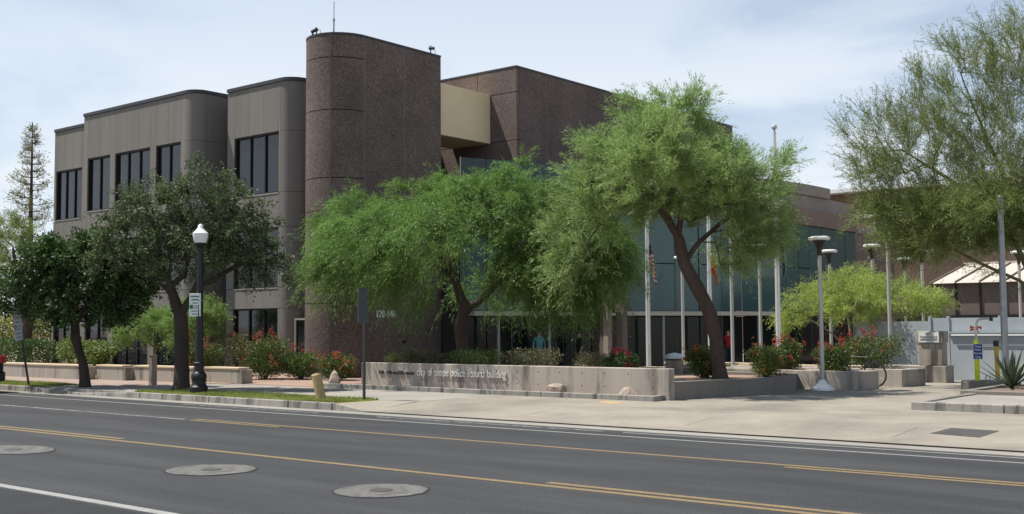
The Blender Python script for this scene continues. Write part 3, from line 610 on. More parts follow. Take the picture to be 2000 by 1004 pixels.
# ------------------------------------------------------------------ neighbours on the right and behind
t = thing('boundary_wall', (-9, 34.7, .15), 'pale blue-grey rendered boundary wall with upper panels and posts', 'wall')
obj('lower_wall', MB().box(-11.25, 12, 34.6, 34.85, .02, 1.55), 'blue_wall', t); obj('ledge', MB().box(-11.3, 12, 34.52, 34.852, 1.552, 1.60), 'blue_wall', t)
pe = [-11.95, -11.4, -9.9, -7.5, -5, -2.5, 0, 3, 6]
for a, b in zip(pe, pe[1:]): obj('upper_panel', MB().box(a+.04, b-.04, 34.9, 34.98, .02, 2.02), 'blue_wall', t); obj('post', MB().box(a-.04, a+.04, 34.86, 35.0, .02, 2.08), 'blue_wall', t)
obj('side_panel', MB().box(-14.6, -12.0, 35.4, 35.5, .02, 1.93), 'blue_wall', t)
obj('conduit', MB().tube([(-11.2, 34.51, 1.50), (12, 34.51, 1.50)], .018, 6), 'galv', t)
t = thing('metal_roof_building', (-10, 46, .15), 'low brown panelled building with tan standing seam metal roof', 'building')
sp = .93; x0 = -15.6
for i in range(17):
    a = x0+i*sp; obj('wall_panel', MB().box(a+.03, a+sp-.03, 46, 46.1, .15, 3.45), 'panel_brown', t); obj('seam_post', MB().box(a-.03, a+.03, 45.94, 46.06, .15, 3.47), 'bronze', t)
    zr = lambda y: 3.47+(y-45.8)*.21
    xa = max(a, a) ; pb_ = MB().poly([(a+.02, 45.8, 3.47), (a+sp-.02, 45.8, 3.47), (a+sp-.02, 50.2, zr(50.2)), (a+.02, 50.2, zr(50.2))]); obj('roof_panel', pb_, 'roof_metal', t)
    obj('roof_seam', MB().poly([(a-.03, 45.79, 3.53), (a+.03, 45.79, 3.53), (a+.03, 50.2, zr(50.2)+.06), (a-.03, 50.2, zr(50.2)+.06)]).poly([(a+.03, 45.79, 3.46), (a+.03, 45.79, 3.53), (a+.03, 50.2, zr(50.2)+.06), (a+.03, 50.2, zr(50.2)-.02)]), 'panel_brown', t)
obj('ridge', MB().box(-15.7, .3, 50.2, 50.4, 4.3, 4.5), 'roof_metal', t); obj('core', MB().box(-15.5, .2, 46.12, 52, .15, 3.4), 'dark_wall', t); obj('base_band', MB().box(-15.6, .3, 45.9, 45.99, .15, 2.2), 'bronze', t); obj('gable', MB().poly([(-15.62, 45.8, 3.4), (-15.62, 50.2, 3.4), (-15.62, 50.2, 4.42)]), 'panel_brown', t)
t = thing('brick_building', (-22, 60, .15), 'red-brown brick building with white coping behind the courts building', 'building')
obj('wall', MB().box(-24.0, -6, 59, 72, .1, 7.6), 'brick_red', t); obj('coping', MB().box(-24.05, -6, 58.95, 72, 7.6, 7.8), 'roof_white', t); obj('downpipe', MB().tube([(-22.95, 58.94, 7.5), (-22.95, 58.94, .2)], .06, 6), 'roof_white', t); obj('upper_wall', MB().box(-40, -20, 72.1, 84, .1, 10.6), 'brick_red', t); obj('roof', MB().box(-42, -8, 71.2, 86, 10.6, 10.85), 'roof_white', t)
t = thing('annex_building', (-26, 54, .15), 'plain brown concrete annex behind the lobby', 'building'); obj('wall', MB().box(-26.8, -21.6, 52, 58, .1, 6.3), 'band_brown', t); obj('parapet', MB().box(-26.9, -21.5, 51.9, 58.1, 6.3, 6.6), 'band_grey', t)
# ------------------------------------------------------------------ street furniture
# ornamental lamp post
lx, ly = -25.0, 17.7
t = thing('street_lamp', (lx, ly, .15), 'black ornamental lamp post with white acorn globe beside the kerb', 'street lamp')
obj('base', MB().lathe((lx, ly, .15), [(.235, 0), (.235, .17), (.20, .20), (.17, .30), (.19, .36), (.205, .42), (.19, .50), (.13, .56), (.12, .72), (.145, .75), (.145, .79), (.10, .82)], 16), 'lamp_black', t, smooth=True)
obj('shaft', MB().lathe((lx, ly, .15), [(.105, .8), (.10, 1.2), (.075, 3.72), (.10, 3.75), (.10, 3.8), (.07, 3.82)], 14), 'lamp_black', t, smooth=True)
obj('collar', MB().lathe((lx, ly, .15), [(.07, 3.8), (.13, 3.86), (.16, 3.90), (.15, 3.93)], 14), 'lamp_black', t, smooth=True)
obj('globe', MB().lathe((lx, ly, .15), [(.145, 3.92), (.175, 4.0), (.20, 4.13), (.205, 4.18), (.15, 4.23), (.10, 4.29), (.07, 4.33), (.065, 4.38), (.03, 4.42), (.002, 4.43)], 18), 'globe', t, smooth=True)
t = thing('parking_sign', (lx+.02, ly-.11, 2.5), 'white parking sign with green print strapped to the lamp post', 'sign')
def signplate(t, c, wd, h, yaw_, face='sign_white', ink='sign_green', tilt=0):
    """plate with printed rows, centre c, facing yaw_ (0 = towards the street)"""
    u = Vector((math.cos(yaw_), math.sin(yaw_), 0)); n = Vector((math.sin(yaw_), -math.cos(yaw_), 0)); k = Vector((0, 0, 1)); c = Vector(c)
    if tilt: k = (k+u*tilt).normalized(); u = (u-Vector((0, 0, tilt))).normalized()
    def slab(a, b, z0, z1, d0, d1):
        m = MB(); m.box(0, 1, 0, 1, 0, 1); m.v = [tuple(c+u*(a+(b-a)*x)+n*(d1+(d0-d1)*y)+k*(z0+(z1-z0)*z)) for x, y, z in m.v]; return m
    obj('plate', slab(-wd/2, wd/2, -h/2, h/2, 0, .012), face, t, bevel=.004)
    obj('back', slab(-wd/2, wd/2, -h/2, h/2, -.008, -.0005), 'sign_back', t)
    rows = [(.39, .34, .3), (.25, .20, .24), (.10, .06, .16), (-.25, -.29, .26), (-.38, -.42, .2)]
    for a, b, hw in rows: obj('print', slab(-hw*wd*1.3, hw*wd*1.3, b*h, a*h, .0125, .0145), ink, t)
    obj('print', slab(-wd*.46, -wd*.16, -.17*h, .0, .0125, .0145), ink, t); obj('print', slab(-wd*.08, wd*.40, -.07*h, -.03*h, .0125, .0143), ink, t); obj('print', slab(-wd*.08, wd*.36, -.16*h, -.12*h, .0125, .0143), ink, t)
signplate(t, (lx-.03, ly-.12, 2.45), .30, .60, R(38)); obj('strap', MB().lathe((lx, ly, 2.55), [(.093, 0), (.098, .0), (.098, .02), (.093, .02)], 12), 'galv', t)
# plain sign seen edge-on and leaning sign by the car
t = thing('parking_sign', (-19.3, 18.2, .15), 'dark steel post with a narrow sign plate turned away, beside the sign wall', 'sign')
obj('post', MB().box(-19.33, -19.27, 18.18, 18.22, .1, 2.70), 'dark_metal', t); signplate(t, (-19.28, 18.13, 2.34), .23, .82, R(250), 'sign_grey', 'sign_dark')
t = thing('parking_sign', (-32.9, 17.25, .15), 'leaning grey parking sign on a tilted post in the lawn', 'sign')
obj('post', MB().tube([(-32.9, 17.25, .1), (-33.1, 17.1, 1.5), (-33.22, 17.0, 2.45)], .033, 6), 'dark_metal', t); signplate(t, (-33.17, 17.0, 1.98), .30, .95, R(22), 'sign_grey', 'sign_ink', -.11)
# leaning tan bollard
t = thing('bollard', (-20.1, 17.55, .15), 'leaning tan painted concrete bollard in the grass verge', 'bollard')
bx = Vector((-20.02, 17.55, .1)); bt = Vector((-20.16, 17.5, .72)); obj('shaft', MB().tube([bx, bx+(bt-bx)*.5, bt], .115, 16), 'bollard_tan', t, smooth=True); obj('cap', MB().tube([bt-Vector((0, 0, .01)), bt+Vector((-.002, 0, .03)), bt+Vector((-.004, 0, .045))], [.12, .105, .04], 16), 'bollard_tan', t, smooth=True)
# plaza lights: pipe, cone and flat white disc
def plazalight(x, y, top, lab, foot=True, rad=.055):
    t = thing('plaza_light', (x, y, .15), lab, 'lamp post', 'disc-headed lights on the plaza')
    obj('pole', MB().tube([(x, y, .1), (x, y, top-.42)], rad, 10), 'pale_metal', t, smooth=True)
    obj('cone', MB().lathe((x, y, top), [(.055, -.5), (.065, -.3), (.085, -.27), (.19, -.085), (.22, -.07)], 16), 'dark_metal', t, smooth=True)
    obj('disc', MB().lathe((x, y, top), [(.23, -.10), (.275, -.085), (.285, -.05), (.27, -.015), (.2, 0), (.001, .012)], 20), 'lamp_white', t, smooth=True)
    if foot: obj('foot', MB().lathe((x, y, .15), [(.30, 0), (.30, .05), (.13, .17), (.085, .26), (.06, .27)], 14), 'lamp_white', t, smooth=True)
plazalight(-12.25, 27.65, 4.12, 'plaza light with white cone foot standing in front of the concrete planter')
t0 = [(-17.25, 32.2, 5.65, 'tall plaza light partly hidden by the curved mesquite trunk', True), (-17.5, 34.65, 4.55, 'plaza light between the mesquite trunk and the bare flagpole', False), (-16.5, 38.05, 4.5, 'plaza light behind the one with the white cone foot', False), (-14.55, 37.05, 4.54, 'plaza light rising through the bright palo verde crown', False), (-13.95, 40.1, 4.5, 'plaza light at the right side of the palo verde crown', False), (-16.6, 45.7, 4.57, 'distant plaza light in front of the brick building', False), (-11.85, 44.4, 4.55, 'plaza light in front of the tan metal roof', False), (-20.05, 33.9, 4.25, 'plaza light between the striped flag and the mesquite trunk', False)]
for a in t0: plazalight(*a)
plazalight(-12.25, 32.4, 4.86, 'plaza light just left of the concrete pillar', False)
# flagpoles and flags
def flagpole(x, y, h, lab):
    t = thing('flagpole', (x, y, .15), lab, 'flagpole', 'flagpoles on the plaza'); obj('pole', MB().tube([(x, y, .1), (x, y, h*.5), (x, y, h)], [.085, .075, .045], 12), 'alu', t, smooth=True)
    obj('ball', MB().lathe((x, y, h), [(.02, 0), (.03, .03), (.075, .08), (.09, .13), (.07, .18), (.002, .21)], 12), 'alu', t, smooth=True); obj('collar', MB().lathe((x, y, .15), [(.2, 0), (.2, .05), (.1, .1)], 12), 'alu', t); obj('rope', MB().tube([(x+.07, y-.06, 1.2), (x+.06, y-.05, h-.1)], .008, 4), 'paper_white', t)
def flag(x, y, zt, m, lab, wfly=.34, drop=1.35, seed=0):
    nu, nv = 26, 18; mb = MB(); uvs = []
    u_ = Vector((.775, .632, 0)); n_ = Vector((.632, -.775, 0))
    for i in range(nu+1):
        for j in range(nv+1):
            u, v = i/nu, j/nv
            k = (1-v)   # lower hangs further out, in folds
            X = .07+wfly*(1-math.exp(-2.2*u))*(.45+.55*k); fold = .085*math.sin(u*13+seed+k*1.2)*(.3+.7*u)
            z = zt-k*.62-(drop-.62)*u**.8*(.55+.45*k)-.03*math.sin(u*9+v*4)
            mb.v.append(tuple(Vector((x, y, z))+u_*(X+.03*math.sin(u*21+seed))+n_*fold)); uvs.append((u, v))
    for i in range(nu):
        for j in range(nv): a = i*(nv+1)+j; mb.f.append((a, a+nv+1, a+nv+2, a+1))
    o = obj('flag', mb, m, None, (x, y, zt), smooth=True); me = o.data; uv = me.uv_layers.new(name='UVMap')
    for lp in me.loops: uv.data[lp.index].uv = uvs[lp.vertex_index]
    tag(o, lab, 'flag', 'flags on the plaza'); s = o.modifiers.new('thick', 'SOLIDIFY'); s.thickness = .006
flagpole(-20.45, 32.3, 7.4, 'flagpole carrying the limp red and white striped flag'); flag(-20.45, 32.3, 4.6, 'flag_stripes', 'limp red and white striped flag hanging from its pole', .24, 1.4)
flagpole(-18.6, 33.2, 7.4, 'flagpole behind the curved mesquite trunk'); flag(-18.6, 33.2, 4.35, 'cloth_orange', 'limp orange flag half hidden behind the mesquite trunk', .2, 1.2, 2)
flagpole(-15.2, 31.25, 7.7, 'tall flagpole with silver ball and dark blue flag'); flag(-15.2, 31.25, 4.75, 'cloth_blue', 'limp dark blue flag on the tall flagpole', .17, 1.45, 4)
# litter bin
t = thing('litter_bin', (-17.6, 26.6, .15), 'round litter bin with shiny domed lid by the flowering shrub', 'bin'); bx, by = -16.8, 27.9
t.location = (bx, by, .15); ORG[t.name] = (bx, by, .15)
obj('drum', MB().lathe((bx, by, .15), [(.22, 0), (.25, .03), (.26, .68), (.27, .7)], 18), 'wall_concrete', t, smooth=True); obj('lid', MB().lathe((bx, by, .15), [(.28, .74), (.30, .76), (.29, .80), (.20, .88), (.002, .92)], 18), 'alu', t, smooth=True); obj('neck', MB().lathe((bx, by, .15), [(.2, .7), (.2, .74)], 14), 'dark_metal', t)
# yellow posts, intercom and sign
x, y = -9.15, 30.15
t = thing('access_post', (x, y, .37), 'lime yellow post with grey gooseneck pipe and camera', 'post')
obj('post', MB().tube([(x, y, .33), (x, y, 1.42)], .062, 12), 'lime_yellow', t, smooth=True)
obj('gooseneck', MB().tube([(x, y, 1.42), (x, y, 1.52), (x+.01, y, 1.84), (x+.05, y+.03, 1.93), (x+.13, y+.09, 1.965), (x+.30, y+.22, 1.97)], [.04, .028, .028, .028, .028, .028], 8), 'pale_metal', t, smooth=True)
obj('camera', MB().box(x+.29, x+.35, y+.18, y+.28, 1.90, 2.04), 'lamp_black', t); obj('coupling', MB().lathe((x, y, 1.55), [(.03, 0), (.045, .02), (.045, .08), (.03, .1)], 8), 'alu', t)
rr = MB(); rd = random.Random(3)
for i in range(16):
    a = rd.uniform(0, 6.28); p = Vector((x+.05*math.cos(a), y+.05*math.sin(a), 1.68+rd.uniform(-.04, .08))); q = p+Vector((.09*math.cos(a), .09*math.sin(a), rd.uniform(-.06, .05))); rr.poly([p, q+Vector((0, 0, .04)), q-Vector((0, 0, .04))])
obj('ribbon', rr, 'red_rag', t); obj('arm', MB().tube([(x, y, 1.25), (-8.72, 30.42, 1.25)], .012, 6), 'paper_white', t)
t = thing('police_sign', (x, y-.07, .9), 'blue and white sign reading Tempe Police Personnel Only on the yellow post', 'sign')
ux = Vector((.775, .632, 0)); nx = Vector((.632, -.775, 0)); c = Vector((x, y, 1.12))+nx*.07
def facing(t, name, a, b, z0, z1, d0, d1, m):
    k = MB(); k.box(0, 1, 0, 1, 0, 1); k.v = [tuple(c+ux*(a+(b-a)*X)+nx*(d1+(d0-d1)*Y)+Vector((0, 0, z0+(z1-z0)*Z))) for X, Y, Z in k.v]; obj(name, k, m, t)
facing(t, 'border', -.125, .125, -.20, .20, 0, .008, 'paper_white'); facing(t, 'plate', -.115, .115, -.19, .19, .0085, .012, 'sign_blue')
for s, z, wd in (('Tempe', .105, .17), ('Police', .02, .17), ('Personnel', -.07, .20), ('Only', -.165, .14)): text('lettering', s, 'paper_white', t, c+ux*(-wd/2)+nx*.0125+Vector((0, 0, z)), ux, .058, wd, .003)
x2, y2 = -8.72, 30.42
t = thing('bollard', (x2, y2, .37), 'amber yellow steel post with black top on the round pad', 'bollard'); obj('shaft', MB().tube([(x2, y2, .33), (x2-.02, y2, 1.25)], .055, 12), 'safety_yellow', t, smooth=True); obj('top', MB().box(x2-.075, x2+.035, y2-.06, y2+.05, 1.25, 1.40), 'lamp_black', t); obj('hose', MB().tube([(x2-.12, y2-.2, .37), (x2-.16, y2-.2, .5), (x2-.22, y2-.2, .52), (x2-.26, y2-.2, .37)], .018, 6), 'pale_metal', t)
t = thing('light_pole', (-8.1, 28.9, .3), 'plain grey steel pole rising into the tree at the island', 'pole'); obj('pole', MB().tube([(-8.1, 28.9, .25), (-8.1, 28.9, 2.5), (-8.1, 28.9, 4.9)], [.085, .08, .07], 14), 'galv', t, smooth=True); obj('base_plate', MB().box(-8.25, -7.95, 28.75, 29.05, .3, .34), 'galv', t); obj('cap', MB().lathe((-8.1, 28.9, 4.9), [(.075, 0), (.075, .04), (.03, .08)], 12), 'galv', t)
t = thing('timber_post', (-30.0, 19.6, .15), 'square weathered timber post standing in the brick paving', 'post'); obj('post', MB().box(-30.09, -29.91, 19.51, 19.69, .1, 1.02), 'wood_post', t, bevel=.012); obj('cap', MB().box(-30.1, -29.9, 19.5, 19.7, 1.02, 1.05), 'wood_post', t)
# bicycle
def bicycle(ox, oy, oz, ang, lab):
    t = thing('bicycle', (ox, oy, oz), lab, 'bicycle'); ca, sa = math.cos(ang), math.sin(ang)
    P = lambda a, b, h: (ox+a*ca-b*sa, oy+a*sa+b*ca, oz+h)
    for a in (0, -1.02):
        wp = [P(a+.325*math.cos(i*math.pi/14), 0, .34+.325*math.sin(i*math.pi/14)) for i in range(29)]; wl = obj('wheel', MB().tube(wp, .018, 6, False), 'rubber', t)
        rim = [P(a+.298*math.cos(i*math.pi/14), 0, .34+.298*math.sin(i*math.pi/14)) for i in range(29)]; obj('rim', MB().tube(rim, .009, 5, False), 'galv', wl)
        sp_ = MB()
        for i in range(14): an = i*math.pi/7; sp_.tube([P(a, .0, .34), P(a+.295*math.cos(an), 0, .34+.295*math.sin(an))], .0025, 3)
        obj('spokes', sp_, 'galv', wl); obj('hub', MB().tube([P(a, -.05, .34), P(a, .05, .34)], .025, 8), 'galv', wl)
    bb = P(-.62, 0, .3); st = P(-.78, 0, .82); hd = P(-.16, 0, .80); hb = P(-.12, 0, .68)
    obj('frame', MB().tube([bb, st], .016, 6).tube([bb, hb], .018, 6).tube([st, hd], .016, 6).tube([bb, P(-1.02, .05, .34)], .01, 5).tube([st, P(-1.02, .05, .34)], .01, 5), 'dark_metal', t)
    obj('fork', MB().tube([hd, hb, P(0, .05, .34)], .013, 6), 'dark_metal', t); obj('handlebar', MB().tube([hd, P(-.18, 0, .93)], .013, 6).tube([P(-.2, -.29, .96), P(-.12, -.1, .94), P(-.12, .1, .94), P(-.2, .29, .96)], .012, 6), 'dark_metal', t)
    obj('saddle', MB().tube([P(-.92, 0, .93), P(-.80, 0, .95), P(-.66, 0, .94)], [.075, .06, .02], 8), 'rubber', t); obj('seat_post', MB().tube([st, P(-.81, 0, .93)], .013, 6), 'galv', t); obj('crank', MB().tube([P(-.62, -.08, .3), P(-.62, .08, .3)], .012, 5).tube([P(-.62, .08, .3), P(-.5, .08, .2)], .01, 5).tube([P(-.62, -.08, .3), P(-.74, -.08, .4)], .01, 5), 'dark_metal', t)
bicycle(-11.62, 29.55, .15, R(-4), 'parked bicycle with its front wheel showing between the concrete planters')
# parked car, rear end in view
def car(ox, oy, lab):
    t = thing('parked_car', (ox-2.3, oy-.92, 0), lab, 'car')
    prof_ = [(0, .45), (.03, .95), (-.12, 1.08), (-.38, 1.62), (-.8, 1.70), (-2.3, 1.68), (-3.15, 1.12), (-4.3, 1.0), (-4.65, .8), (-4.7, .4), (-4.2, .25), (-.3, .28)]
    def shell(ins, p):
        m = MB(); n = len(p); a = [(ox+x, oy-ins*(1+max(0, (z-1)*2.2)), z) for x, z in p]; b = [(ox+x, oy-1.84+ins*(1+max(0, (z-1)*2.2)), z) for x, z in p]
        m.v = a+b; m.f = [tuple(range(n))[::-1], tuple(range(n, 2*n))]+[(i, (i+1) % n, n+(i+1) % n, n+i) for i in range(n)]; return m
    obj('body', shell(.06, prof_), 'car_paint', t, bevel=.05)
    for sy in (oy-.02, oy-1.82):
        k = 1 if sy > oy-1 else -1
        for a in (-.85, -3.75): wh = obj('wheel', MB().tube([(ox+a, sy-.2*k, .34), (ox+a, sy-.01*k, .34)], .34, 20), 'rubber', t); obj('rim', MB().tube([(ox+a, sy-.06*k, .34), (ox+a, sy+.004*k, .34)], [.22, .2], 16), 'galv', wh)
        obj('tail_light', MB().box(ox-.16, ox+.055, sy-.20*k if k > 0 else sy, sy if k > 0 else sy+.20, .86, 1.08), 'tail_red', t, bevel=.02)
        obj('side_window', MB().poly([(ox-.62, sy-.17*k, 1.55), (ox-2.3, sy-.17*k, 1.55), (ox-2.9, sy-.075*k, 1.14), (ox-.5, sy-.075*k, 1.14)]), 'win_glass', t)
    obj('bumper', MB().box(ox-.2, ox+.09, oy-1.80, oy-.04, .34, .62), 'car_paint', t, bevel=.04); obj('rear_window', MB().poly([(ox-.13, oy-.28, 1.12), (ox-.13, oy-1.56, 1.12), (ox-.37, oy-1.46, 1.56), (ox-.37, oy-.38, 1.56)]), 'win_glass', t); obj('number_plate', MB().box(ox+.03, ox+.05, oy-1.08, oy-.76, .72, .87), 'paper_white', t)
car(-32.45, 16.3, 'dark parked car with a red tail light at the kerb')
# person: one continuous skinned body
def person(loc, ang, shirt, pants, lab, h=1.72, sit=False):
    k = h/1.72
    V = []; E = []; Rr = []
    def add(p, r, par=None): V.append(tuple(c*k for c in p)); Rr.append(r*k); 
    def node(p, r, par=None):
        V.append(tuple(c*k for c in p)); Rr.append(r*k); i = len(V)-1
        if par is not None: E.append((par, i))
        return i
    pel = node((0, 0, .95), .14); sp1 = node((0, 0, 1.12), .125, pel); ch = node((0, .01, 1.30), .15, sp1); nk = node((0, 0, 1.46), .062, ch); hd0 = node((0, -.015, 1.55), .078, nk); hd1 = node((0, -.01, 1.64), .09, hd0); node((0, 0, 1.70), .05, hd1)
    for s in (-1, 1):
        hip = node((.1*s, 0, .88), .095, pel); kn = node((.11*s, -.03, .50), .062, hip); an = node((.12*s, .02, .09), .042, kn); node((.13*s, -.15, .04), .035, an)
        sh = node((.19*s, 0, 1.38), .06, ch); el = node((.25*s, .03, 1.10), .044, sh); wr = node((.24*s, -.06, .86), .03, el); pm = node((.24*s, -.08, .79), .032, wr)
        for f in range(4): a = node((.235*s+.0, -.105+.022*f, .745), .010, pm); node((.225*s, -.11+.023*f, .69+.008*abs(f-1.5)), .008, a)
        th_ = node((.215*s, -.115, .79), .010, wr); node((.205*s, -.125, .755), .009, th_)
    me = bpy.data.meshes.new('p'); me.from_pydata(V, E, []); o = bpy.data.objects.new('p', me); COL.objects.link(o)
    sk = o.modifiers.new('s', 'SKIN'); ss = o.modifiers.new('u', 'SUBSURF'); ss.levels = 1; ss.render_levels = 1
    for i, d in enumerate(me.skin_vertices[0].data): d.radius = (Rr[i], Rr[i]); d.use_root = (i == 0)
    dg = bpy.context.evaluated_depsgraph_get(); me2 = bpy.data.meshes.new_from_object(o.evaluated_get(dg)); bpy.data.objects.remove(o)
    me2.materials.clear()
    for m in (shirt, pants, 'skin', 'rubber'): me2.materials.append(MATS[m])
    for p in me2.polygons:
        x, y, z = (c/k for c in p.center); p.use_smooth = True
        p.material_index = 2 if z > 1.45 or (abs(x) > .19 and z < 1.08 and z > .6) else (0 if z > .93 else (3 if z < .09 else 1))
    t = thing('person', loc, lab, 'person', 'people by the entrance'); b = bpy.data.objects.new('body', me2); COL.objects.link(b); b.parent = t; t.rotation_euler.z = ang
    def part(nm, mb, m):
        me = bpy.data.meshes.new(nm); me.from_pydata([tuple(c*k for c in v) for v in mb.v], [], mb.f); me.materials.append(MATS[m]); o = bpy.data.objects.new(nm, me); COL.objects.link(o); o.parent = t
    part('hair', MB().lathe((0, .015, 1.60), [(.092, 0), (.102, .05), (.09, .1), (.05, .135), (.002, .145)], 12), 'hair')
    for s in (-1, 1): part('eye', MB().lathe((.033*s, -.092, 1.615), [(.002, -.009), (.010, 0), (.002, .009)], 8), 'hair'); part('ear', MB().lathe((.093*s, .0, 1.585), [(.004, 0), (.014, .025), (.004, .055)], 8), 'skin')
    part('nose', MB().tube([(0, -.098, 1.60), (0, -.118, 1.565)], [.008, .014], 8), 'skin'); part('mouth', MB().box(-.025, .025, -.095, -.088, 1.528, 1.536), 'shirt_red')
person((-25.45, 32.75, .148), R(60), 'shirt_teal', 'jeans', 'person in a teal top standing under the canopy', 1.58)
person((-24.75, 34.3, .148), R(-30), 'shirt_dark', 'jeans', 'person in dark clothes standing under the canopy beside the entrance', 1.52)
person((-22.0, 40.7, .148), R(20), 'shirt_red', 'jeans', 'person in a red top behind the curved mesquite trunk', 1.55)
# ------------------------------------------------------------------ vegetation
def unit(a): return a/np.maximum(np.linalg.norm(a, axis=-1, keepdims=True), 1e-9)
def smooth_path(P, step):
    S = [Vector(p) for p in P]; Q = [S[0]*2-S[1]]+S+[S[-1]*2-S[-2]]; o = []
    for i in range(1, len(Q)-2):
        n = max(2, int((Q[i+1]-Q[i]).length/step))
        for k in range(n):
            t = k/n; a, b, c, d = Q[i-1:i+3]; o.append(.5*(2*b+(c-a)*t+(2*a-5*b+4*c-d)*t*t+(3*b-a-3*c+d)*t**3))
    o.append(S[-1]); return [tuple(p) for p in o]
def ellip(rng, lobes, n, shell=.55):
    """points in a union of ellipsoids (cx,cy,cz,rx,ry,rz), denser towards the outside"""
    vol = np.array([l[3]*l[4]*l[5] for l in lobes]); k = rng.choice(len(lobes), n, p=vol/vol.sum()); Lb = np.array(lobes)[k]
    d = unit(rng.normal(size=(n, 3))); r = (shell+(1-shell)*rng.random(n))**.8
    return Lb[:, :3]+d*Lb[:, 3:]*r[:, None], d
class Tree:
    def __init__(s, name, base, label, seed, group=None, cat='tree'):
        s.rng = np.random.default_rng(seed); s.t = thing(name, base, label, cat, group); s.nodes = []; s.par = []; s.limbs = []
    def limb(s, pts, step=.3):
        p = smooth_path(pts, step); idx = []
        if s.nodes:
            j = int(np.argmin(np.linalg.norm(np.array(s.nodes)-np.array(p[0]), axis=1))); idx = [j]; p = p[1:]
        for q in p: s.nodes.append(q); s.par.append(idx[-1] if idx else -1); idx.append(len(s.nodes)-1)
        s.limbs.append(idx); return s
    def fill(s, pts, step=.4, lift=.25, wob=.06):
        nd = np.array(s.nodes); d0 = np.array([np.min(np.linalg.norm(nd-p, axis=1)) for p in pts]); s.tips = []
        st = int(len(nd)*.3)
        for i in np.argsort(d0):
            p = pts[i]; nd = np.array(s.nodes); v = p-nd; d = np.linalg.norm(v, axis=1)+np.maximum(0, nd[:, 2]-p[2])*.5; d[:max(2, st//3)] += 2.0
            j = int(np.argmin(d)); a = nd[j]; ln = np.linalg.norm(p-a)
            if ln < .12: continue
            pj = s.par[j]; dr = unit(a-nd[pj]) if pj >= 0 else np.array([0, 0, 1.]); c = a+dr*ln*.35+np.array([0, 0, lift*ln*.4])
            n = max(1, int(ln/step)); last = j
            for q in range(1, n+1):
                t = q/n; x = (1-t)**2*a+2*t*(1-t)*c+t*t*p
                if q < n: x = x+s.rng.normal(0, wob*step, 3)
                s.nodes.append(tuple(x)); s.par.append(last); last = len(s.nodes)-1
            s.tips.append(last)
        return s
    def wood(s, trunk_r, bark, tip_r=.008, sides=5):
        nd = np.array(s.nodes); par = np.array(s.par); n = len(nd); cnt = np.zeros(n); leaf = np.ones(n, bool); leaf[par[par >= 0]] = False; cnt[leaf] = 1
        for i in range(n-1, 0, -1):
            if par[i] >= 0: cnt[par[i]] += cnt[i]
        ex = math.log(trunk_r/tip_r)/math.log(max(cnt[0], 2)); s.r = tip_r*np.maximum(cnt, 1)**ex; s.nd = nd
        tr = MB()
        for k, ix in enumerate(s.limbs):
            rr = [s.r[i] for i in ix]
            if k == 0: rr = [q*(1+.55*math.exp(-max(0, nd[i][2]-nd[0][2])*4.5)) for q, i in zip(rr, ix)]
            else: rr[0] = min(rr[0], rr[1]*1.2)
            tr.tube([tuple(nd[i]) for i in ix], rr, 10)
        for q in range(len(tr.v)):   # knobbly bark
            x, y, z = tr.v[q]; tr.v[q] = (x+.012*math.sin(z*9+x*7), y+.012*math.sin(z*7.3+y*9), z)
        obj('trunk', tr, bark, s.t, smooth=True)
        inl = np.zeros(n, bool)
        for ix in s.limbs: inl[ix] = True
        e = np.array([i for i in range(n) if par[i] >= 0 and not inl[i]])
        if len(e):
            a, b = nd[par[e]], nd[e]; d = unit(b-a); ref = np.where(np.abs(d[:, 2:3]) < .9, np.array([[0, 0, 1.]]), np.array([[1., 0, 0]])); u = unit(np.cross(d, ref)); v = np.cross(d, u)
            rb = s.r[e]; ra = np.minimum(s.r[par[e]], rb*1.3); an = np.arange(sides)*2*np.pi/sides; ring = u[:, None]*np.cos(an)[None, :, None]+v[:, None]*np.sin(an)[None, :, None]
            A = a[:, None]+ring*ra[:, None, None]-d[:, None]*.01; B = b[:, None]+ring*rb[:, None, None]+d[:, None]*.01
            A2 = np.roll(A, -1, 1); B2 = np.roll(B, -1, 1); Q = np.stack([A, A2, B2, B], 2).reshape(-1, 4, 3)
            quadmesh('branches', Q, bark, s.t, 4, 'stuff')
        return s
    def sites(s, n, tipw=.7):
        nd = s.nd; thin = np.where(s.r < np.percentile(s.r, 72))[0]; tips = np.array(s.tips)
        k = int(n*tipw); i = np.concatenate([s.rng.choice(tips, k), s.rng.choice(thin, n-k)])
        par = np.array(s.par)[i]; d = unit(nd[i]-nd[np.maximum(par, 0)]); return nd[i]+s.rng.normal(0, .05, (n, 3)), d
    def twigs(s, n, per, tl, droop, leaf, lw, m, out=.6, spread=.05, updir=0., center=None, tipw=.7, flat=0., name='crown', stem=0., align=.7, rand=.55):
        rng = s.rng; p0, d = s.sites(n, tipw)
        if center is not None: d = unit(d+out*unit(p0-np.array(center)))
        d = unit(d+rng.normal(0, rand, (n, 3))+np.array([0, 0, updir])); ln = tl*rng.uniform(.45, 1.2, n)
        dr = droop*rng.uniform(.5, 1.4, n); sv = np.sort(rng.random((n, per)), axis=1)
        P = p0[:, None]+d[:, None]*(ln[:, None]*sv)[..., None]; P[..., 2] -= (dr*ln)[:, None]*sv**2
        T = d[:, None]*np.ones((1, per, 1)); T[..., 2] -= 2*dr[:, None]*sv; T = unit(T)
        side = rng.normal(size=(n, per, 3)); side = unit(side-T*np.sum(side*T, -1, keepdims=True))
        P = P+side*spread*rng.random((n, per, 1))
        A = unit(T*align+side+rng.normal(0, .25, (n, per, 3))); W = unit(np.cross(A, rng.normal(size=(n, per, 3))+np.array([0, 0, flat])))
        L = leaf*rng.uniform(.6, 1.3, (n, per, 1)); w = lw*rng.uniform(.7, 1.3, (n, per, 1))
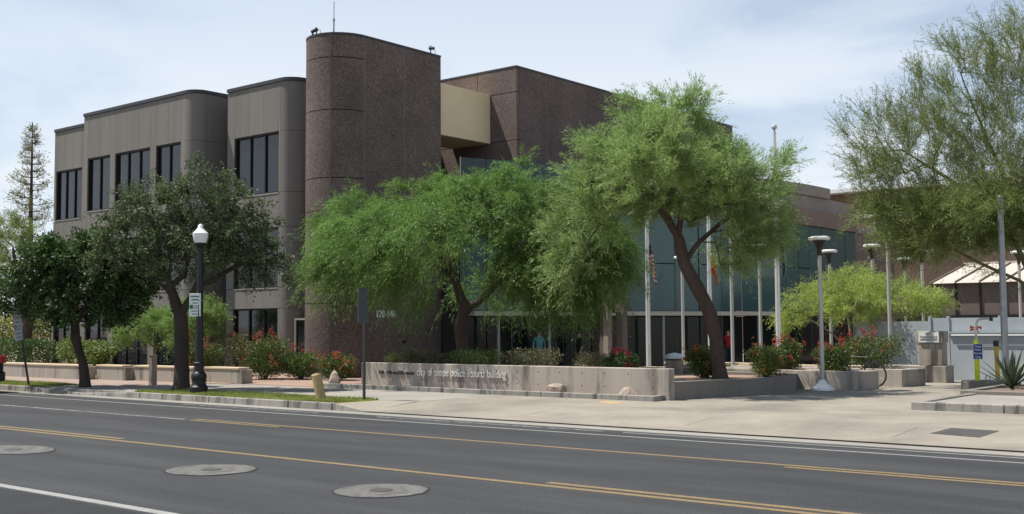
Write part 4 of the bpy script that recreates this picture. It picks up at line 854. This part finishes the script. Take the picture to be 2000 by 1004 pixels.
        Q = np.stack([P, P+A*L*.45+W*w*.5, P+A*L, P+A*L*.45-W*w*.5], 2).reshape(-1, 4, 3)
        if stem:
            sg = np.linspace(0, 1, 5); C = p0[:, None]+d[:, None]*(ln[:, None]*sg)[..., None]; C[..., 2] -= (dr*ln)[:, None]*sg**2
            wv = unit(np.cross(C[:, 1:]-C[:, :-1], rng.normal(size=(n, 1, 3))))*stem
            Q2 = np.stack([C[:, :-1]-wv, C[:, :-1]+wv, C[:, 1:]+wv*.7, C[:, 1:]-wv*.7], 2).reshape(-1, 4, 3); quadmesh('twigs', Q2, s.bark, s.t, 4, 'stuff')
        quadmesh(name, Q, m, s.t); return s

def clump(rng, lobes, n, shell, leaf, lw, lump=.0):
    P, d = ellip(rng, lobes, n, shell)
    A = unit(d*.6+rng.normal(size=(n, 3))+np.array([0, 0, .3])); W = unit(np.cross(A, rng.normal(size=(n, 3)))); L = leaf*rng.uniform(.6, 1.3, (n, 1)); w = lw*rng.uniform(.7, 1.3, (n, 1))
    return np.stack([P, P+A*L*.45+W*w*.5, P+A*L, P+A*L*.45-W*w*.5], 1)
def shrub(name, x, y, z, rx, h, label, leafm, seed, n=5000, leaf=.07, lw=.035, flower=None, nf=0, group='planted shrubs', cat='shrub', stems=9, ry=None, clip=False, spike=0., upright=.0):
    rng = np.random.default_rng(seed); t = thing(name, (x, y, z), label, cat, group); ry = ry or rx; st = MB(); lobes = []
    if clip: lobes = [(x, y, z+h*.5, rx, ry, h*.52)]
    else:
        for i in range(stems):
            a = rng.uniform(0, 6.28); q = math.sqrt(rng.random())*.72; hx, hy = x+rx*q*math.cos(a), y+ry*q*math.sin(a); hz = z+h*(.48+.30*rng.random()*(1-q*.6)); s = rng.uniform(.26, .42); lobes.append((hx, hy, hz, rx*s, ry*s, h*rng.uniform(.18, .3)))
        lobes.append((x, y, z+h*.42, rx*.66, ry*.66, h*.40)); lobes.append((x, y, z+h*.25, rx*.75, ry*.75, h*.24))
    for l in lobes[:max(3, stems)]: st.tube([(x+rng.normal(0, .04), y+rng.normal(0, .04), z-.05), ((x+l[0])/2+.02, (y+l[1])/2, z+(l[2]-z)*.5), l[:3]], [.02, .014, .006], 5)
    obj('stems', st, 'bark_brown', t, kind='stuff')
    if clip:
        P = rng.uniform(-1, 1, (n, 3)); ax = rng.integers(0, 3, n); P[np.arange(n), ax] = np.sign(P[np.arange(n), ax])*rng.uniform(.8, 1.02, n); P = P*np.array([rx, ry, h*.5])*(1-.06*(np.abs(P[:, :1])*np.abs(P[:, 2:3])))+np.array([x, y, z+h*.5])
        P += .05*np.sin(P[:, [1, 2, 0]]*4); P[:, 2] = np.maximum(P[:, 2], z+.03); A = unit(rng.normal(size=(n, 3))+np.array([0, 0, .4])); W = unit(np.cross(A, rng.normal(size=(n, 3)))); L = leaf*rng.uniform(.6, 1.3, (n, 1)); Q = np.stack([P, P+A*L*.45+W*lw*.5, P+A*L, P+A*L*.45-W*lw*.5], 1)
    else: Q = clump(rng, lobes, n, .35, leaf, lw)
    Q[..., 2] = np.maximum(Q[..., 2], z+.01); quadmesh('foliage', Q, leafm, t)
    if flower and nf:
        if clip: P = np.stack([rng.uniform(x-rx, x+rx, nf), rng.uniform(y-ry, y+ry*.2, nf), z+h*rng.uniform(.45, 1.03, nf)], 1); P[:, 1] = np.where(P[:, 2] < z+h*.97, y-ry*1.02, P[:, 1])
        else: P, d = ellip(rng, lobes, nf, .9); c_ = rng.integers(0, max(4, nf//4), nf); P = P[c_]+rng.normal(0, .045, (nf, 3)); P[:, 2] += .03+spike*rng.random(len(P))**1.5
        F = []
        for k in range(7):
            A = unit(rng.normal(size=(nf, 3))+np.array([0, 0, .8])); W = unit(np.cross(A, rng.normal(size=(nf, 3)))); c = P+rng.normal(0, .018, (nf, 3))+np.array([0, 0, 1])*(spike*.35*rng.random((nf, 1))); F.append(np.stack([c, c+A*.025+W*.015, c+A*.05, c+A*.025-W*.015], 1))
        F = np.concatenate(F); F[..., 2] = np.maximum(F[..., 2], z+.05); quadmesh('flowers', F, flower, t, 4, 'stuff')
    return t

# --- mesquite over the sign wall (left one): stout trunk forking low, long drooping crown
T = Tree('mesquite_tree', (-22.4, 25.15, .47), 'spreading green mesquite with low fork behind the lettered sign wall', 11, 'mesquites in the big planter')
T.limb([(-22.4, 25.15, .35), (-22.38, 25.1, 1.2), (-22.42, 25.05, 1.9), (-22.25, 25.1, 2.4)])
T.limb([(-22.3, 25.08, 2.3), (-22.45, 24.9, 3.1), (-22.75, 24.6, 3.9), (-23.4, 24.0, 4.6), (-24.3, 23.3, 5.0)])
T.limb([(-22.3, 25.08, 2.3), (-21.75, 25.5, 2.8), (-21.4, 25.8, 3.6), (-21.0, 26.2, 4.5), (-20.4, 26.6, 5.3)])
T.limb([(-22.45, 24.9, 3.1), (-23.0, 25.3, 4.0), (-23.2, 25.9, 5.0)]); T.limb([(-21.75, 25.5, 2.8), (-20.8, 25.4, 3.4), (-19.6, 25.9, 4.2), (-18.7, 26.6, 4.6)])
LA = [(-24.5, 23.2, 4.6, 1.7, 1.6, 1.2), (-22.9, 24.6, 5.0, 1.9, 1.7, 1.25), (-21.0, 25.7, 5.3, 1.9, 1.9, 1.3), (-19.6, 26.4, 5.0, 1.6, 1.6, 1.3), (-19.1, 26.9, 3.9, 1.2, 1.2, 1.1), (-23.4, 23.7, 3.5, 1.3, 1.1, .95), (-25.1, 22.8, 3.6, 1.0, .9, .8), (-22.9, 24.3, 2.9, .7, .7, .6), (-20.4, 25.4, 3.7, 1.3, 1.2, .9), (-23.3, 27.2, 3.2, 1.0, .9, .75), (-22.3, 27.3, 3.0, .9, .9, .7), (-22.6, 22.0, 4.4, 1.5, 1.2, .9), (-20.7, 22.1, 4.7, 1.6, 1.2, .9)]  # last two lobes added in front to cast shade on the sign wall
P, _ = ellip(T.rng, LA, 460, .4); T.fill(P); T.wood(.19, 'bark_brown', .007); T.bark = 'bark_green'
T.twigs(8800, 26, .95, .7, .14, .016, 'leaf_mesquite', center=(-21.6, 25.3, 2.9), out=.8, spread=.045, align=1.9, rand=.4)
# --- mesquite right of it, curved trunk, taller crown
T = Tree('mesquite_tree', (-14.1, 25.65, .47), 'tall green mesquite with a curved leaning trunk at the planter end', 12, 'mesquites in the big planter')
T.limb([(-14.1, 25.65, .3), (-14.13, 25.55, 1.2), (-14.22, 25.4, 2.1), (-14.45, 25.15, 2.8), (-14.68, 24.95, 3.4), (-14.8, 24.85, 4.1)])
T.limb([(-14.78, 24.87, 4.0), (-15.2, 24.6, 4.9), (-15.9, 24.1, 5.8), (-16.3, 23.8, 6.5)]); T.limb([(-14.78, 24.87, 4.0), (-14.8, 25.0, 5.2), (-14.9, 24.8, 6.4), (-14.8, 24.7, 7.4)]); T.limb([(-14.7, 24.93, 3.5), (-14.2, 25.4, 4.2), (-13.5, 26.0, 4.9), (-13.0, 26.4, 5.6)]); T.limb([(-14.7, 24.9, 3.6), (-15.3, 25.6, 4.4), (-15.9, 26.3, 5.3)])
LB = [(-16.1, 23.85, 5.5, 1.05, 1.1, 1.3), (-15.4, 24.3, 6.7, .85, .9, 1.1), (-14.6, 24.7, 6.8, .85, .95, 1.15), (-13.9, 25.2, 5.5, 1.15, 1.2, 1.0), (-13.1, 26.0, 5.5, .8, .9, .9), (-15.4, 24.6, 5.3, 1.1, 1.1, .8), (-13.4, 26.2, 4.4, .95, .95, .85), (-17.0, 23.6, 4.4, .75, .75, .8), (-17.0, 23.4, 3.4, .6, .6, .6), (-13.9, 26.1, 3.9, .9, .9, .85), (-13.2, 25.6, 4.3, .7, .7, .7), (-14.6, 25.0, 4.9, 1.1, 1.1, .7), (-14.2, 22.9, 5.6, 1.1, 1.0, .9), (-13.4, 24.4, 5.1, .8, .9, .7)]  # last two lobes added on the street side to throw shade onto the driveway
P, _ = ellip(T.rng, LB, 480, .35); T.fill(P, lift=.4); T.wood(.17, 'bark_brown', .006); T.bark = 'bark_green'
T.twigs(8600, 25, .75, .3, 0.12, .014, 'leaf_mesquite_b', center=(-14.5, 25.1, 3.6), out=.8, spread=.04, updir=.38, align=1.9, rand=.4)
# --- third one behind, its trunk hidden by shrubs
T = Tree('mesquite_tree', (-19.2, 27.4, .47), 'smaller mesquite behind the two larger ones, hanging low over the entrance', 13, 'mesquites in the big planter')
T.limb([(-19.2, 27.4, .35), (-19.1, 27.35, 1.6), (-18.9, 27.2, 2.9), (-18.6, 27.0, 4.0)]); T.limb([(-18.95, 27.25, 2.6), (-19.6, 27.0, 3.0), (-20.4, 26.7, 3.7)])
P, _ = ellip(T.rng, [(-18.9, 26.8, 3.9, 1.2, 1.1, 1.2), (-18.7, 26.2, 3.1, .7, .7, .6), (-18.9, 26.6, 2.9, .7, .7, .5), (-20.5, 26.6, 3.7, 1.2, 1.1, .9), (-19.7, 26.6, 3.0, 1.0, .9, .7)], 230, .4); T.fill(P); T.wood(.1, 'bark_brown', .006); T.bark = 'bark_green'
T.twigs(4300, 24, .8, .6, .12, .016, 'leaf_mesquite', center=(-18.4, 27, 3), out=.6, align=1.9, rand=.4)
# --- big palo verde at the right edge
T = Tree('palo_verde_tree', (-7.9, 31.2, .31), 'large airy palo verde with upswept twigs at the island', 14)
T.limb([(-7.9, 31.2, .2), (-7.95, 31.2, 1.5), (-8.0, 31.1, 2.6), (-8.05, 31.05, 3.4)])
for l in ([(-8.05, 31.05, 3.2), (-8.5, 30.7, 4.3), (-9.4, 29.9, 5.4), (-10.6, 29.2, 6.4)], [(-8.05, 31.05, 3.3), (-8.2, 30.9, 4.6), (-8.7, 30.4, 6.4), (-9.2, 30.1, 8.0)], [(-8.05, 31.05, 3.3), (-7.8, 31.2, 5.2), (-7.9, 31.0, 7.0), (-7.9, 31, 8.8)], [(-8.0, 31.1, 2.8), (-9.2, 30.3, 3.5), (-10.3, 29.5, 4.3), (-11.5, 28.7, 4.9)], [(-8.05, 31.05, 3.2), (-7.2, 31.7, 4.6), (-6.3, 32.3, 6.4)], [(-8.0, 31.1, 2.6), (-8.8, 31.2, 3.1), (-9.9, 30.9, 3.5)], [(-8.0, 31.1, 3.0), (-7.6, 29.8, 4.2), (-7.6, 28.8, 5.4)]): T.limb(l)
LR = [(-10.4, 29.4, 6.3, 2.0, 1.9, 1.3), (-9.2, 30.2, 7.9, 1.5, 1.5, 1.4), (-7.8, 31.0, 8.6, 1.5, 1.6, 1.35), (-10.2, 29.7, 4.9, 1.9, 1.8, .75), (-8.6, 30.6, 5.8, 1.8, 1.8, 1.7), (-6.2, 32, 6.2, 1.6, 1.6, 2), (-9.9, 30.0, 4.15, 1.5, 1.5, .6), (-8.4, 30.7, 4.3, 1.4, 1.4, .7), (-7.4, 29.4, 5.6, 1.3, 1.3, 1.2), (-8.3, 28.5, 4.9, 1.1, .9, .75)]
P, _ = ellip(T.rng, LR, 900, .25); T.fill(P, lift=.55); T.wood(.15, 'bark_green', .0055); T.bark = 'bark_green'
T.twigs(9500, 17, .85, .05, .085, .013, 'leaf_palo_r', center=(-8.2, 31, 3.4), out=.9, spread=.03, updir=.35, stem=.004, align=1.6, rand=.38)
T.tips = [i for i in T.tips if T.nodes[i][2] < 5.0]; T.twigs(3600, 22, .8, .2, .10, .015, 'leaf_palo_r', center=(-8.2, 31, 3.6), out=.8, align=1.6, rand=.42, tipw=1., name='lower_crown')
# --- small bright palo verde in the planter
T = Tree('palo_verde_tree', (-14.8, 35.75, .15), 'small bright yellow-green palo verde with several slim stems', 15)
T.limb([(-14.80, 35.75, 0.10), (-14.80, 35.75, 0.50), (-14.77, 35.75, 0.80)])
for l in ([(-14.77, 35.75, 0.75), (-15.25, 35.35, 1.50), (-15.95, 34.75, 2.10)], [(-14.77, 35.75, 0.75), (-14.85, 35.75, 1.70), (-14.95, 35.65, 2.60)], [(-14.77, 35.75, 0.75), (-14.25, 36.15, 1.50), (-13.45, 36.75, 2.20)], [(-14.77, 35.75, 0.75), (-14.55, 35.35, 1.60), (-14.35, 34.95, 2.40)]): T.limb(l, .2)
LP = [(-15.75, 34.95, 2.50, 1.00, 0.90, 0.60), (-14.75, 35.75, 2.85, 1.20, 1.20, 0.75), (-13.55, 36.75, 2.55, 1.20, 1.10, 0.60), (-14.35, 35.05, 2.50, 1.00, 0.90, 0.60), (-16.25, 34.65, 2.10, 0.60, 0.60, 0.40), (-12.75, 37.25, 2.40, 0.60, 0.60, 0.40)]
P, _ = ellip(T.rng, LP, 260, .3); T.fill(P, .3, lift=.5); T.wood(.085, 'bark_pale', .006); T.bark = 'bark_green'
T.twigs(4600, 19, .55, .25, .085, .015, 'leaf_palo', center=(-14.75, 35.75, 1.5), out=.7, spread=.04, updir=.12, align=1.3, rand=.45)
# --- broadleaf street trees on the left
T = Tree('street_tree', (-26.7, 18.35, .15), 'grey-leaved broadleaf street tree with stout forked trunk beside the lamp post', 16)
T.limb([(-26.7, 18.35, .05), (-26.72, 18.35, 1.0), (-26.72, 18.33, 1.9), (-26.8, 18.3, 2.4)])
for l in ([(-26.78, 18.3, 2.2), (-27.0, 18.15, 3.0), (-27.4, 17.9, 4.2), (-27.5, 17.9, 5.2)], [(-26.78, 18.3, 2.2), (-26.4, 18.6, 3.0), (-26.1, 18.8, 4.2), (-25.9, 18.9, 5.2)], [(-26.9, 18.2, 2.8), (-27.9, 17.6, 3.6), (-28.8, 17.2, 4.3)], [(-26.4, 18.6, 2.9), (-25.6, 19.2, 3.5), (-24.7, 19.8, 3.9)], [(-26.7, 18.3, 3.0), (-26.6, 18.6, 4.6), (-26.7, 18.4, 5.9)]): T.limb(l)
LG = [(-27.6, 17.9, 5.0, 1.25, 1.1, 1.1), (-26.3, 18.7, 5.3, 1.2, 1.1, 1.05), (-25.4, 19.3, 4.4, 1.15, 1.1, 1.0), (-28.3, 17.4, 4.1, 1.2, 1.0, .9), (-26.6, 18.5, 4.0, 1.6, 1.5, .9), (-24.75, 19.6, 3.5, .75, .7, .6), (-25.5, 19.2, 5.2, .7, .7, .6)]
P, _ = ellip(T.rng, LG, 420, .3); T.fill(P, lift=.3); T.wood(.2, 'bark_dark', .007); T.bark = 'bark_dark'
T.twigs(3000, 15, .45, .25, .075, .045, 'leaf_ash', center=(-26.6, 18.4, 3.5), out=.6, spread=.05, flat=1.)
T = Tree('street_tree', (-30.6, 17.75, .15), 'dense dark green street tree with slim trunk beside the leaning sign', 17)
T.limb([(-30.6, 17.75, .05), (-30.65, 17.7, .8), (-30.85, 17.55, 1.6), (-30.85, 17.55, 2.3)])
for l in ([(-30.85, 17.55, 2.0), (-31.6, 17.1, 2.9), (-32.2, 16.8, 3.6)], [(-30.85, 17.55, 2.1), (-30.3, 17.9, 3.0), (-29.7, 18.2, 3.8)], [(-30.85, 17.55, 2.2), (-30.9, 17.6, 3.3), (-30.9, 17.6, 4.3)], [(-30.85, 17.55, 1.9), (-31.8, 17.4, 2.4), (-32.8, 17.0, 2.8)]): T.limb(l)
LD = [(-30.7, 17.6, 3.9, 1.35, 1.2, .95), (-31.8, 17.0, 3.5, 1.2, 1.1, .85), (-29.6, 18.2, 3.7, 1.2, 1.1, .95), (-32.6, 16.9, 2.9, .95, .9, .7), (-30.4, 17.8, 2.8, 1.5, 1.3, .75), (-29.4, 18.3, 2.6, .9, .9, .7), (-31.4, 17.2, 2.5, .9, .9, .6)]
P, _ = ellip(T.rng, LD, 330, .3); T.fill(P); T.wood(.13, 'bark_dark', .007); T.bark = 'bark_dark'
T.twigs(3700, 15, .42, .3, .09, .062, 'leaf_dark', center=(-30.8, 17.6, 2.8), out=.6, spread=.05, flat=1.)
# --- feathery young tree behind the seat wall
for bx, by, lab, sd, sc in ((-36.9, 24.2, 'young feathery light green tree behind the tan capped seat wall', 18, 1.), (-33.6, 23.6, 'small feathery light green tree behind the lamp post', 19, .62)):
    T = Tree('feathery_tree', (bx, by, .17), lab, sd); T.limb([(bx, by, .1), (bx+.02, by, .8), (bx, by+.02, 1.4)]); T.limb([(bx, by, 1.0), (bx-.4*sc, by-.3*sc, 1.7)]); T.limb([(bx, by, 1.1), (bx+.5*sc, by+.4*sc, 1.8)])
    P, _ = ellip(T.rng, [(bx, by, 2.0, 1.2*sc, 1.0*sc, .62), (bx+.6*sc, by+.6*sc, 2.2, .8*sc, .8*sc, .6), (bx-.8*sc, by-.5*sc, 1.75, .65*sc, .65*sc, .45)], 90, .3); T.fill(P, .3); T.wood(.05, 'bark_green', .005); T.bark = 'bark_green'
    T.twigs(int(2100*sc), 20, .5, .4, .07, .02, 'leaf_feather', center=(bx, by, 1.2), out=.6)
# --- far left: leaning mesquite, conifer and greenery
T = Tree('mesquite_tree', (-48.6, 25.0, .17), 'pale green mesquite with a leaning brown trunk beyond the hedge', 20)
T.limb([(-48.6, 25.0, .1), (-48.3, 25.1, 1.2), (-48.1, 25.1, 2.2), (-48.3, 24.8, 3.0)]); T.limb([(-48.2, 25.0, 2.3), (-49.2, 24.2, 3.1), (-50.5, 23.4, 3.7)]); T.limb([(-48.3, 24.8, 3.0), (-48.8, 24.9, 4.4), (-49.4, 25, 5.6)])
P, _ = ellip(T.rng, [(-50.2, 24.4, 5.6, 1.7, 1.6, 1.2), (-51.5, 23.6, 4.6, 1.6, 1.5, 1.1), (-49.6, 25.3, 6.2, 1.2, 1.2, .9), (-52.8, 23, 5.2, 1.8, 1.6, 1.4)], 200, .35); T.fill(P); T.wood(.2, 'bark_brown', .007); T.bark = 'bark_green'
T.twigs(2600, 20, .8, .4, .1, .024, 'leaf_palo_r', center=(-50.4, 24.4, 4.4), out=.6, updir=.1)
def conifer(x, y, h, lab, seed):
    rng = np.random.default_rng(seed); t = thing('conifer_tree', (x, y, 0), lab, 'tree'); obj('trunk', MB().tube([(x, y, -.05), (x+.05, y, h*.5), (x, y, h)], [.28, .16, .03], 8), 'bark_brown', t, smooth=True); br = MB(); Q = []
    z = h*.22
    while z < h*.99:
        f = (h-z)/h; ln = max(.3, 3.4*f**.85*(.75+.4*rng.random()))
        for k in range(5):
            a = rng.uniform(0, 6.28); e = np.array([x+ln*math.cos(a), y+ln*math.sin(a), z+ln*.28]); m_ = np.array([x+ln*.5*math.cos(a), y+ln*.5*math.sin(a), z+ln*.02]); br.tube([(x, y, z), tuple(m_), tuple(e)], [.03, .02, .008], 4)
            n = int(110*max(.35, ln/2.5)); s = rng.uniform(.35, 1.05, n); P = (1-s)[:, None]**2*np.array([x, y, z])+2*(s*(1-s))[:, None]*m_+(s**2)[:, None]*e+rng.normal(0, .13, (n, 3)); A = unit(rng.normal(size=(n, 3))+np.array([math.cos(a), math.sin(a), .5])); W = unit(np.cross(A, rng.normal(size=(n, 3)))); Q.append(np.stack([P, P+A*.12+W*.022, P+A*.26, P+A*.12-W*.022], 1))
        z += rng.uniform(.5, .75)*(1-.35*z/h)
    obj('branches', br, 'bark_brown', t, kind='stuff'); quadmesh('crown', np.concatenate(Q), 'leaf_conifer', t)
conifer(-71.8, 37.5, 15.7, 'tall thin conifer with open tiered branches behind the grey wing', 21)
for x, y, h, r, sd, lab in ((-57, 27.5, 3.6, 3.0, 31, 'tall yellow-green shrub glowing behind the leaning mesquite trunk'), (-61, 25.5, 4.2, 3.2, 32, 'broad yellow-green shrub far along the pavement'), (-55.0, 30.5, 4.4, 2.6, 33, 'yellow-green shrub against the end of the grey wing')):
    shrub('tall_shrub', x, y, 0.0, r, h, lab, 'leaf_yellow', sd, 9000, .16, .07, group='tall shrubs at the far left', stems=14)
for i, (x, y, h, lab) in enumerate(((-76, 22, 7.5, 'round distant tree down the street beyond the parked car'), (-84, 30, 8.5, 'distant leafy tree behind the yellow-green shrubs'), (-95, 40, 9, 'distant leafy tree beside the conifer foot'), (-70, 42, 8.0, 'distant leafy tree directly below the conifer'))):
    T = Tree('far_tree', (x, y, 0), lab, 40+i, 'distant trees at the left'); T.limb([(x, y, -.1), (x+.1, y, h*.25), (x, y+.1, h*.5)]); P, _ = ellip(T.rng, [(x, y, h*.68, 3.4, 3.2, h*.27), (x-2.2, y-1, h*.55, 2.2, 2.2, h*.2), (x+2, y+1, h*.58, 2.3, 2.2, h*.2)], 120, .35); T.fill(P, .7); T.wood(.2, 'bark_brown', .012); T.bark = 'bark_brown'; T.twigs(1100, 12, .9, .3, .24, .1, 'leaf_palo_r', center=(x, y, h*.5))
# --- hedges and shrubs
def H(*a, **k): return shrub('hedge', *a, cat='hedge', group='clipped hedges', clip=True, **k)
H(-46.0, 23.0, .17, 3.2, 1.25, 'dark clipped hedge behind the long low seat wall', 'leaf_dark', 50, n=11000, leaf=.09, lw=.06, ry=.8)
shrub('flowering_hedge', -39.7, 23.1, .17, 1.8, 1.5, 'rounded green hedge dotted with pale pink blossom', 'leaf_hedge', 51, 12000, .085, .06, 'flower_pink', 240, cat='hedge', ry=1.0, stems=20)
H(-33.0, 24.6, .17, .52, 1.45, 'small square clipped olive shrub beside the corner window', 'leaf_sage', 52, n=4500, leaf=.06, lw=.035, ry=.5)
red = [(-32.2, 22.9, .17, .75, 1.45, 'red-tipped shrub directly behind the lamp post', 53, 60, 5200, .35), (-29.7, 23.6, .17, 1.15, 1.65, 'large bushy shrub with rusty red flower tips left of the tower', 54, 130, 9500, .3), (-28.75, 24.3, .17, .85, 1.1, 'mid-sized shrub with rusty red flower tips touching the tower foot', 55, 70, 5500, .2), (-27.1, 24.45, .165, .82, .92, 'low round shrub with red flower tips in front of the tower nose', 56, 130, 4800, .14)]
for x, y, z, r, h, lab, sd, nf, n, sp in red: shrub('red_shrub', x, y, z, r, h, lab, 'leaf_shrub', sd, n, .07, .03, 'flower_rust' if sd != 53 else 'flower_red', nf, group='red-flowered shrubs by the tower', spike=sp, stems=12)
for x, y, z, r, h, lab, sd, nf, lm, fm, sp in ((-14.75, 26.0, .45, .58, .92, 'orange-tipped shrub at the foot of the curved mesquite', 57, 110, 'leaf_shrub', 'flower_rust', .12), (-13.7, 27.4, .45, .55, .95, 'green shrub with a few rust flowers at the planter corner', 58, 50, 'leaf_hedge', 'flower_rust', .12), (-13.9, 29.0, .5, .6, 1.0, 'red-flowered shrub beside the tall flagpole', 59, 110, 'leaf_shrub', 'flower_red', .15), (-12.4, 28.7, .5, .55, .85, 'red-flowered shrub behind the white footed lamp', 60, 100, 'leaf_shrub', 'flower_red', .15), (-12.3, 31.1, .5, .95, 1.25, 'big dark shrub with red flower tips behind the bicycle', 61, 90, 'leaf_shrub', 'flower_red', .3), (-14.6, 34.4, .15, .9, 1.35, 'dark leafy shrub below the small palo verde', 62, 20, 'leaf_shrub', 'flower_red', .2), (-15.75, 23.6, .45, .48, .85, 'dark shrub with deep magenta blossom behind the sign wall end', 63, 90, 'leaf_dark', 'flower_magenta', .1)):
    shrub('flowering_shrub', x, y, z, r, h, lab, lm, sd, 5200, .065, .03, fm, nf, group='flowering shrubs in the planters', spike=sp, stems=11)
for x, y, r, h, lab, sd, m in ((-22.6, 23.4, .95, .95, 'grey-green desert shrub at the foot of the low-forked mesquite', 70, 'leaf_sage'), (-20.6, 23.6, 1.1, .9, 'loose olive shrub behind the word tempe on the sign wall', 71, 'leaf_shrub'), (-18.7, 23.8, 1.0, .95, 'grey-green shrub behind the word building on the sign wall', 72, 'leaf_sage'), (-16.6, 23.7, .85, .85, 'straw-coloured desert shrub near the sign wall end', 73, 'leaf_sage'), (-22.9, 22.75, .32, .75, 'small yellow-green plant at the left end of the planter', 74, 'leaf_yellow')):
    shrub('desert_shrub', x, y, .45, r, h, lab, m, sd, 5000 if r > .5 else 1200, .06, .02, group='desert shrubs behind the sign wall', stems=12)
# agave: rosette of thick pointed leaves
t = thing('agave', (-7.75, 28.1, .31), 'spiky dark green agave rosette on the island', 'agave'); rg = random.Random(6)
for i in range(34):
    a = i*2.39996; el = R(18+62*(1-i/34)**0.0*rg.random()+8); ln = rg.uniform(.8, 1.15); d = Vector((math.cos(a)*math.cos(el), math.sin(a)*math.cos(el), math.sin(el))); s_ = Vector((-math.sin(a), math.cos(a), 0)); b0 = Vector((-7.75, 28.1, .32)); m = MB(); n_ = d.cross(s_)
    for t_, w_ in ((0, .03), (.35, .055), (.7, .035), (1, .002)):
        p = b0+d*ln*t_+Vector((0, 0, -.1*t_*t_)); m.v += [tuple(p-s_*w_), tuple(p-n_*w_*.35), tuple(p+s_*w_), tuple(p+n_*w_*.12)]
    for q in range(3):
        for j in range(4): m.f.append((q*4+j, q*4+(j+1) % 4, q*4+4+(j+1) % 4, q*4+4+j))
    obj('leaf', m, 'leaf_agave', t)
